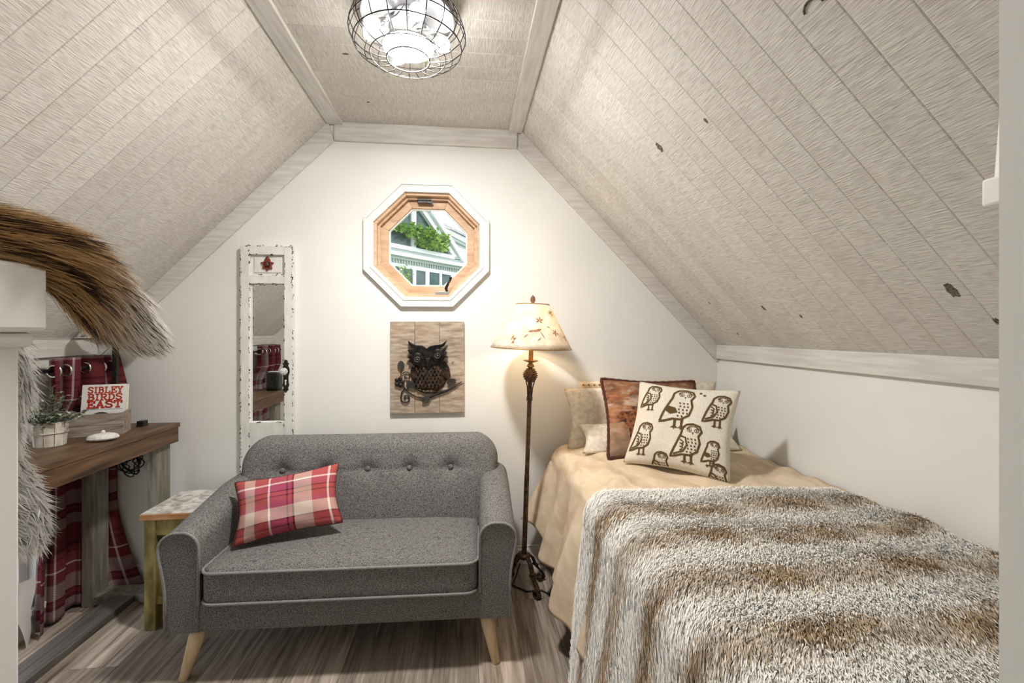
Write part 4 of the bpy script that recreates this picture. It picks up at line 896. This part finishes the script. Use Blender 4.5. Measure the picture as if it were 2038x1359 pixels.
# book
bk_ = thing('field_guide_book', 'white paperback book with red lettering standing in the planter box', 'book', (-1.700, 2.298, TZ+.013), (math.radians(-8), 0, math.radians(14)))
bwid, bhei, bth = .165, .215, .030
box('cover', -bwid/2, bwid/2, -.002, 0, 0, bhei, paper_m, bk_); box('back_cover', -bwid/2, bwid/2, bth, bth+.002, 0, bhei, paper_m, bk_); box('spine', -bwid/2-.0015, -bwid/2, -.002, bth+.002, 0, bhei, paper_m, bk_); box('pages', -bwid/2+.001, bwid/2-.003, 0, bth, .003, bhei-.003, pages_m, bk_)
GL = {'S': [[(.92, .8), (.8, .96), (.5, 1), (.2, .95), (.1, .78), (.25, .6), (.75, .45), (.9, .25), (.8, .06), (.5, 0), (.2, .04), (.08, .2)]], 'I': [[(.5, 0), (.5, 1)], [(.2, 0), (.8, 0)], [(.2, 1), (.8, 1)]],
      'B': [[(.22, 0), (.22, 1)], [(.05, 1), (.65, 1), (.85, .85), (.8, .6), (.6, .53), (.22, .53)], [(.6, .53), (.9, .42), (.95, .2), (.7, 0), (.05, 0)]], 'L': [[(.25, 1), (.25, 0)], [(.05, 1), (.45, 1)], [(.05, 0), (.95, 0), (.95, .28)]],
      'E': [[(.22, 0), (.22, 1)], [(.05, 1), (.92, 1), (.92, .75)], [(.22, .52), (.62, .52)], [(.62, .38), (.62, .66)], [(.05, 0), (.95, 0), (.95, .27)]], 'Y': [[(.5, 0), (.5, .45), (.12, 1)], [(.5, .45), (.88, 1)], [(.3, 0), (.7, 0)], [(-.02, 1), (.3, 1)], [(.7, 1), (1.02, 1)]],
      'R': [[(.22, 0), (.22, 1)], [(.05, 1), (.7, 1), (.9, .8), (.82, .58), (.6, .5), (.22, .5)], [(.55, .5), (.9, 0), (1.02, 0)], [(.05, 0), (.42, 0)]], 'D': [[(.22, 0), (.22, 1)], [(.05, 1), (.6, 1), (.88, .8), (.95, .5), (.88, .2), (.6, 0), (.05, 0)]],
      'A': [[(.1, 0), (.5, 1), (.9, 0)], [(.27, .36), (.73, .36)], [(-.05, 0), (.28, 0)], [(.72, 0), (1.05, 0)]], 'T': [[(.5, 0), (.5, 1)], [(.02, .72), (.02, 1), (.98, 1), (.98, .72)], [(.28, 0), (.72, 0)]]}
def lettering(txt, x0, x1, z0, z1, parent, m, y=-.0026, wd=.0021, name='lettering'):
    adv = [.62 if q == 'I' else 1. for q in txt]; cu_ = (x1-x0)/sum(adv); mb = MB(); xa = x0
    for i, ch_ in enumerate(txt):
        cw = cu_; x0 = xa-cw*i; xa += adv[i]*cu_; wfac = .46 if ch_ == 'I' else .84
        for st_ in GL[ch_]:
            P = [(x0+cw*i+cw*(.08+wfac*a), z0+(z1-z0)*b) for a, b in st_]
            for (ax, az), (bx_, bz) in zip(P, P[1:]):
                d = Vector((bx_-ax, bz-az)); l = d.length; d /= l; nx, nz = -d.y*wd, d.x*wd; ax -= d.x*wd*.8; az -= d.y*wd*.8; bx_ += d.x*wd*.8; bz += d.y*wd*.8
                mb.add([(ax+nx, y, az+nz), (bx_+nx, y, bz+nz), (bx_-nx, y, bz-nz), (ax-nx, y, az-nz)], [[0, 1, 2, 3]])
    return mb.build(name, m, parent)
lettering('SIBLEY', -.064, .072, .176, .202, bk_, redink_m, wd=.0028); lettering('BIRDS', -.064, .072, .142, .169, bk_, redink_m, wd=.0032); lettering('EAST', -.064, .072, .106, .135, bk_, redink_m, wd=.0040)
sub = MB(); 
for i in range(26): sub.add([(-.066+i*.0054, -.0025, .096), (-.0632+i*.0054, -.0025, .096), (-.0632+i*.0054, -.0025, .0988), (-.066+i*.0054, -.0025, .0988)], [[0, 1, 2, 3]])
sub.build('subtitle', blkink_m, bk_)['kind'] = 'stuff'
MB().add([(-.052+.045*(1-math.cos(a)) , -.0026, .050+.036*math.sin(a)) for a in np.linspace(0, PI, 12)]+[(.044, -.0026, .056), (.03, -.0026, .03), (-.05, -.0026, .03)], [list(range(15))]).build('cover_bird', blkink_m, bk_)
MB().tube([(.040, -.0026, .062), (.066, -.0026, .080)], .0009, 4).tube([(.040, -.0026, .060), (.064, -.0026, .068)], .0009, 4).build('cover_beak', blkink_m, bk_)
# lidded dish
ld = thing('trinket_dish', 'oval white ribbed trinket dish with a knobbed lid on the console table', 'dish', (-1.575, 2.135, TZ), (0, 0, math.radians(25)))
ldb = MB().ball((0, 0, .014), .056, .040, .014, 24, 10).build('bowl', stonew_m, ld, True); MB().ball((0, 0, .019), .053, .037, .015, 24, 10).build('lid', stonew_m, ld, True)
MB().ball((0, 0, .038), .008, .008, .009).build('knob', stonew_m, ld, True)
# plant pot
ptp = thing('potted_plant', 'small potted sage plant in a round wooden plank pot on the console table', 'potted plant', (-1.735, 2.075, TZ))
for k in range(10):
    a0, a1 = 2*PI*k/10+.02, 2*PI*(k+1)/10-.02; q = lambda a, r, z: (r*math.cos(a), r*math.sin(a), z)
    MB().add([q(a0, .050, 0), q(a1, .050, 0), q(a1, .057, .10), q(a0, .057, .10), q(a0, .044, 0), q(a1, .044, 0), q(a1, .051, .10), q(a0, .051, .10)], [[0, 1, 2, 3], [5, 4, 7, 6], [3, 2, 6, 7], [4, 5, 1, 0], [0, 3, 7, 4], [1, 5, 6, 2]]).build('plank', pot_m, ptp)
MB().tube([(.0555*math.cos(a), .0555*math.sin(a), .055) for a in np.linspace(0, 2*PI, 25)[:-1]], .003, 5, closed=True).build('hoop', pot_m, ptp)
MB().lathe([(.046, .002), (.05, .085)], 16).build('soil', dark_m, ptp)
lm = [MB(), MB(), MB()]; stm = MB()
for k in range(46):
    a = random.random()*2*PI; rr = random.random()**.6*.115; tx, ty, tz = rr*math.cos(a)+.012, rr*math.sin(a), .115+random.random()*.13*(1.15-rr/.115)
    stm.tube([(tx*.25, ty*.25, .08), (tx*.7, ty*.7, (.08+tz)*.55), (tx, ty, tz)], .0012, 4)
    for j in range(9):
        b = random.random()*2*PI; L = random.uniform(.016, .030); w = L*.28; el = random.uniform(-.3, .8); d = Vector((math.cos(b)*math.cos(el), math.sin(b)*math.cos(el), math.sin(el))); s_ = d.cross(Vector((0, 0, 1))).normalized(); f_ = 1-.09*j; p = Vector((tx*f_, ty*f_, tz-.006*j)); up_ = s_.cross(d)*L*.12
        m_ = lm[0 if random.random() < .7 else (1 if random.random() < .85 else 2)]; m_.add([p, p+d*L*.4+s_*w+up_, p+d*L, p+d*L*.4-s_*w+up_], [[0, 1, 2], [0, 2, 3]])
stm.build('stems', green_m, ptp)['kind'] = 'stuff'
for m_, mm, nn in zip(lm, (green_m, paleg_m, lav_m), ('leaves', 'pale_leaves', 'buds')): m_.build(nn, mm, ptp)['kind'] = 'stuff'
# table lamp behind the book
tl = thing('table_lamp', 'slim black table lamp with a printed white shade on the console table', 'table lamp', (-1.742, 2.44, TZ))
MB().lathe([(.045, 0), (.045, .01), (.02, .018), (.006, .024)], 24).build('base', iron_m, tl, True); MB().box(-.0095, .0095, -.0095, .0095, .02, .47).build('pole', iron_m, tl)
sh2 = MB().grid(lambda u, v: ((.16-.06*v)*math.cos(2*PI*u), (.13-.05*v)*math.sin(2*PI*u), .447+.08*v), 40, 4).build('lamp_shade', lampw_m, tl, True); weld(sh2)
tr = MB()
for k in range(16):
    a = 2*PI*k/16; 
    for j in range(4): 
        b = a+.05*(j-1.5); h0, h1 = .02+.02*random.random(), .22+.12*random.random()
        q = lambda aa, h: ((.16-.06*h+.0015)*math.cos(aa), (.13-.05*h+.0015)*math.sin(aa), .447+.08*h)
        tr.add([q(b-.018, h0+.03), q(b+.018, h0+.03), q(b, h1)], [[0, 1, 2]])
tr.build('printed_trees', blkink_m, sh2)['kind'] = 'stuff'
# small black box near the wall, speaker at the near end
o = MB().box(-.016, .016, -.018, .018, 0, .028).box(-.018, .018, -.02, .02, 0, .006).build('adapter_box', plastic_m, None, bev=.003); o.location = (-1.625, 2.45, TZ); tag(o, 'tiny black adapter box on the console table near the gable wall', 'adapter')
sp_ = thing('speaker', 'dark rounded speaker on the console table seen in the mirror', 'speaker', (-1.555, 1.30, TZ))
rb = rounded_box(.05, .05, .075, .015, (10, 8, 8)).build('body', plastic_m, sp_, True); weld(rb); rb.location = (0, 0, .076); box('grille', -.038, .038, .048, .0525, .02, .13, iron_m, sp_, bev=.002); box('top_plate', -.036, .036, -.034, .034, .1505, .1535, white_m, sp_, bev=.001)
# cable bundle below the table
P = []
for i in range(150):
    a = i*.27; r1 = .036+.014*math.sin(i*.61); P.append((-1.715+r1*math.cos(a)*1.05+.008*math.sin(i*.9), 2.50+.014*math.sin(i*.37), .672+r1*math.sin(a)*1.15+.008*math.cos(i*.53)))
P = [(-1.70, 2.515, .773), (-1.69, 2.51, .74)]+P
cb = MB().tube(P, .0032, 5).build('cable_bundle', cord_m, None, True); tag(cb, 'tangled black cable bundle hanging under the console table', 'cable')

# ------------------------------------------------------------------ curtains on the left wall
def curtain(y0, y1, flare, label, folds):
    c = thing('curtain', label, 'curtain', (-1.868, (y0+y1)/2, 0)); hw = (y1-y0)/2
    def f(u, v):
        z = 1.232-1.212*v; ph = u*folds*2*PI
        amp = .020+.016*max(0, min(1, (z-.90)/.14)); x = amp*math.cos(ph)+.012*math.sin(ph*.5+v*3); y = -hw+2*hw*u+.012*math.sin(ph*2)
        x += .048*max(0, min(1, (z-.90)/.14))-.03
        if flare: x += .065*max(0, (u-.68)/.32)*min(1, v*5)
        if flare:
            k = max(0, (v-.62)/.38)**1.5; e = max(0, (u-.62)/.38); x += .13*k*e; 
            y += -.01*k
            if u < .45: x += .03*k*(1-u/.45); y -= .02*k
        return (x, y, z)
    L = 2*hw*1.5; o = MB().grid(f, 90, 60, uvf=lambda u, v: (u*L/.36, (1-v)*1.21/.40)).build('cloth', curt_m, c, True, uv=True)
    s_ = o.modifiers.new('thick', 'SOLIDIFY'); s_.thickness = .003
    for k in range(folds*2):
        u = (k+.5)/(folds*2); p = f(u, .045); q = f(u+.01, .045); q0 = f(u-.01, .045); t_ = (Vector(q)-Vector(q0)).normalized(); nn = Vector((t_.y, -t_.x, 0)); a_ = t_; R = .025; pv = Vector(p)
        MB().tube([pv+a_*(R*math.cos(b))+Vector((0, 0, R*math.sin(b)-.004)) for b in np.linspace(0, 2*PI, 21)[:-1]], .0062, 6, closed=True).build('grommet', grom_m, c, True)
    if flare:
        MB().grid(lambda u, v: (-.035+.055*v*v*(1-u)+.02*u, -hw-.062-.03*v+.055*u+.006*math.sin(9*v), .26*(1-v)+.012), 6, 14).build('lining', lining_m, c, True)
    return c
curtain(2.19, 2.565, True, 'red plaid grommet curtain hanging beside the gable wall', 3)
curtain(.52, .93, False, 'red plaid grommet curtain at the end of the low window by the doorway wall', 3)
rd = MB().tube([(-1.85, .42, 1.176), (-1.85, 2.578, 1.176)], .0095, 10).build('curtain_rod', iron_m, None, True); tag(rd, 'dark metal curtain rod through the plaid curtains', 'curtain rod')

# ------------------------------------------------------------------ ceiling fan light
cf = thing('caged_ceiling_fan', 'flush ceiling fan light in a round black wire cage', 'ceiling fan', (-.198, 1.61, ZC-.014))
prof = [(.100, -.006), (.150, -.022), (.183, -.050), (.2, -.098), (.2, -.118), (.186, -.150), (.150, -.178), (.112, -.190), (.074, -.194)]
for r, z, w in ((.074, -.194, .0026), (.130, -.186, .0019), (.186, -.150, .0022), (.201, -.108, .0019), (.183, -.050, .0019), (.100, -.006, .0026)):
    MB().tube([(r*math.cos(a), r*math.sin(a), z) for a in np.linspace(0, 2*PI, 49)[:-1]], w, 6, closed=True).build('cage_ring', iron_m, cf, True)
for k in range(20):
    a = 2*PI*(k+.3)/20; MB().tube([(r*math.cos(a), r*math.sin(a), z) for r, z in prof], .0017, 5).build('cage_wire', iron_m, cf, True)
MB().lathe([(.115, 0), (.118, -.012), (.160, -.030), (.165, -.052), (.160, -.054), (.10, -.036), (.055, -.034)], 40).build('canopy', mat('satin_nickel', (.22, .22, .23), rough=.35, metal=.6), cf, True)  # rim widened to keep direct bulb light off the ceiling
MB().lathe([(.052, -.028), (.056, -.06), (.05, -.075), (.022, -.085), (.02, -.12)], 24).build('motor', chrome_m, cf, True)
MB().lathe([(.024, -.115), (.040, -.122), (.044, -.135), (.03, -.150), (.002, -.154)], 24).build('hub', chrome_m, cf, True)
MB().lathe([(.086, -.146), (.086, -.153), (.066, -.164), (.03, -.170), (.001, -.171)], 32).build('lens', lens_m, cf, True)
MB().lathe([(.02, -.130), (.085, -.136), (.092, -.142), (.092, -.152), (.0875, -.152), (.0875, -.1455), (.001, -.1455)], 40).build('lens_light_block', chrome_m, cf, True)  # opaque plate added behind the lens to keep its glow off the blades
for k in range(5):
    a = 2*PI*k/5+.4; 
    def bl_(u, v, a=a):
        r = .04+.115*u; w = (.025+.05*math.sin(PI*min(1, u*.9+.1)))*(v-.5); sw_ = a+w/ max(r, .05)*.9+.5*u; return (r*math.cos(sw_), r*math.sin(sw_), -.128+.030*(v-.5)+.008*math.sin(PI*u))
    o = MB().grid(bl_, 12, 6).build('blade', blade_m, cf, True); s_ = o.modifiers.new('thick', 'SOLIDIFY'); s_.thickness = .003
for k in range(4):
    a = 2*PI*k/4+.35; ca, sa = math.cos(a), math.sin(a)
    so = MB().tube([(.050*ca, .050*sa, -.055), (.108*ca, .108*sa, -.092)], .014, 10).build('socket', chrome_m, cf, True)
    MB().ball((.125*ca, .125*sa, -.105), .027, .027, .027, 14, 10).build('bulb', bulb_m, cf, True)

# ------------------------------------------------------------------ outside the octagonal window
o = struct(box('ground', -40, 60, -40, 70, -3.2, -3.0, grass_m), 'green lawn outside the gable', 'ground')
KN = 12.6; En, Nn_ = Vector((.664, .748, 0)), Vector((.748, -.664, 0))
def fp(q, z, off=0, k=KN): p = En*q-Nn_*(k-off); return (p.x, p.y, z)
hs = thing('neighbor_house', 'white and sage house with a glazed gable seen through the octagonal window', 'house')
def fslab(name, P, d0, d1, m, parent=hs, k=KN): return MB().prism([fp(a, b, d0, k) for a, b in P], tuple(Nn_*(d1-d0))).build(name, m, parent)
def rect(q0, q1, z0, z1): return [(q0, z0), (q1, z0), (q1, z1), (q0, z1)]
fslab('wall', rect(6, 14.0, -3, 4.1), -.3, 0, sidingw_m)
fslab('gable_wall', [(6, 4.1), (14.0, 4.1), (10.0, 7.7), (6, 7.7)], -.3, -.06, pane_m)
fslab('rake_fascia', [(13.55, 4.36), (14.02, 4.36), (10.6, 7.4), (10.1, 7.4)], -.06, .06, sidingg_m); fslab('rake_trim', [(13.93, 4.30), (14.2, 4.30), (10.75, 7.4), (10.5, 7.4)], -.06, .16, sidingw_m); fslab('rake_inner', [(13.38, 4.44), (13.6, 4.44), (10.16, 7.4), (9.96, 7.4)], -.06, .10, sidingw_m)
fslab('mullion', rect(11.27, 11.46, 4.4, 6.4), -.06, .03, sidingw_m); fslab('mullion', rect(8.6, 8.8, 4.4, 6.4), -.06, .03, sidingw_m)
fslab('gable_sill', rect(6, 13.5, 4.33, 4.48), -.06, .08, sidingw_m); fslab('frieze', rect(6, 14.05, 4.17, 4.33), -.06, .03, sidingg_m); fslab('cornice', rect(6, 14.25, 4.05, 4.18), -.06, .24, sidingw_m); fslab('soffit_board', rect(6, 14.1, 3.94, 4.05), 0, .12, sidingg_m); fslab('dentil_board', rect(6, 14.02, 3.82, 3.94), 0, .03, sidingw_m)
for i in range(30): fslab('dentil', rect(10.2+i*.126, 10.26+i*.126, 3.83, 3.94), .03, .09, sidingg_m)
for q0, q1 in ((9.3, 9.9), (10.05, 10.65), (10.78, 11.28), (11.43, 11.92), (12.1, 12.66), (12.78, 13.3)): fslab('pane', rect(q0, q1, 2.6, 3.66), 0, .012, pane_m)
for q0, q1 in ((9.9, 10.05), (10.65, 10.78), (11.28, 11.43), (11.92, 12.1), (12.66, 12.78), (13.3, 13.46)): fslab('window_post', rect(q0, q1, 2.5, 3.8), 0, .06, sidingw_m)
fslab('window_head', rect(9.2, 13.46, 3.66, 3.80), 0, .05, sidingw_m); fslab('window_sill', rect(9.2, 13.46, 2.46, 2.6), 0, .10, sidingw_m)
for i in range(10): z = 2.2+.16*i; MB().prism([fp(13.46, z, .0), fp(13.46, z, .035), fp(13.46, z+.16, .012), fp(13.46, z+.16, .0)], tuple(En*.55)).build('siding_board', sidingw_m, hs)
# rear wing with lap siding and shingle roof
K2 = 15.6
hw_ = thing('rear_wing', 'white lap sided house wing with a shingle roof behind the glazed gable', 'house')
fslab('wall', [(14.5, -3), (21, -3), (21, 6.3), (14.5, 6.3)], -.3, 0, sidingw_m, hw_, K2)
for i in range(34):
    z = 3.4+.165*i; 
    if z < 6.4: MB().prism([fp(14.5, z, 0, K2), fp(14.5, z, .05, K2), fp(14.5, z+.165, .012, K2), fp(14.5, z+.165, 0, K2)], tuple(En*6.5)).build('siding_board', sidingw_m, hw_)
fslab('rake_board', [(15.2, 6.62), (15.2, 6.35), (19.5, 5.55), (19.5, 5.85)], 0, .25, sidingw_m, hw_, K2); fslab('soffit', [(15.0, 6.36), (19.6, 5.55), (19.6, 5.42), (15.0, 6.2)], 0, .2, sidingg_m, hw_, K2)
MB().prism([fp(14.4, 7.3, -.5, K2), fp(14.4, 6.70, .35, K2), fp(19.8, 5.85, .35, K2), fp(19.8, 6.55, -.5, K2)], (0, 0, .12)).build('roof', roof_m, hw_)
# vine and garden shrub
def foliage(name, label, cat, boxes, n, L, m):
    t_ = thing(name, label, cat); mb = MB(); st_ = MB()
    for (q0, q1, z0, z1, o0, o1) in boxes:
        for k in range(n):
            p = Vector(fp(random.uniform(q0, q1), random.triangular(z0, z1), random.uniform(o0, o1))); d = Vector((random.gauss(0, 1), random.gauss(0, 1), random.gauss(-.2, .6))).normalized(); s2 = d.cross(Vector((random.gauss(0, 1), random.gauss(0, 1), 1))).normalized(); l = L*random.uniform(.6, 1.3)
            mb.add([p, p+d*l*.5+s2*l*.3, p+d*l, p+d*l*.5-s2*l*.3], [[0, 1, 2, 3]])
        st_.tube([fp(q0, (z0+z1)/2, (o0+o1)/2), fp((q0+q1)/2, (z0+z1)/2+.05, (o0+o1)/2), fp(q1, (z0+z1)/2-.05, (o0+o1)/2)], .012, 5)
    mb.build('leaves', m, t_)['kind'] = 'stuff'; st_.build('stems', walnut_m, t_)['kind'] = 'stuff'; return t_
foliage('vine', 'bright green vine trailing across the glazed gable outside', 'vine', [(9.8, 12.2, 4.85, 5.25, .1, .35), (10.9, 13.0, 4.75, 5.35, .1, .35), (11.4, 12.9, 4.5, 4.9, .1, .3)], 420, .17, vine_m)
foliage('shrub', 'green climbing shrub beside the window row outside', 'shrub', [(10.0, 10.9, 2.9, 3.75, .2, .5), (11.1, 11.9, 2.8, 3.05, .12, .3)], 240, .13, vine_m)
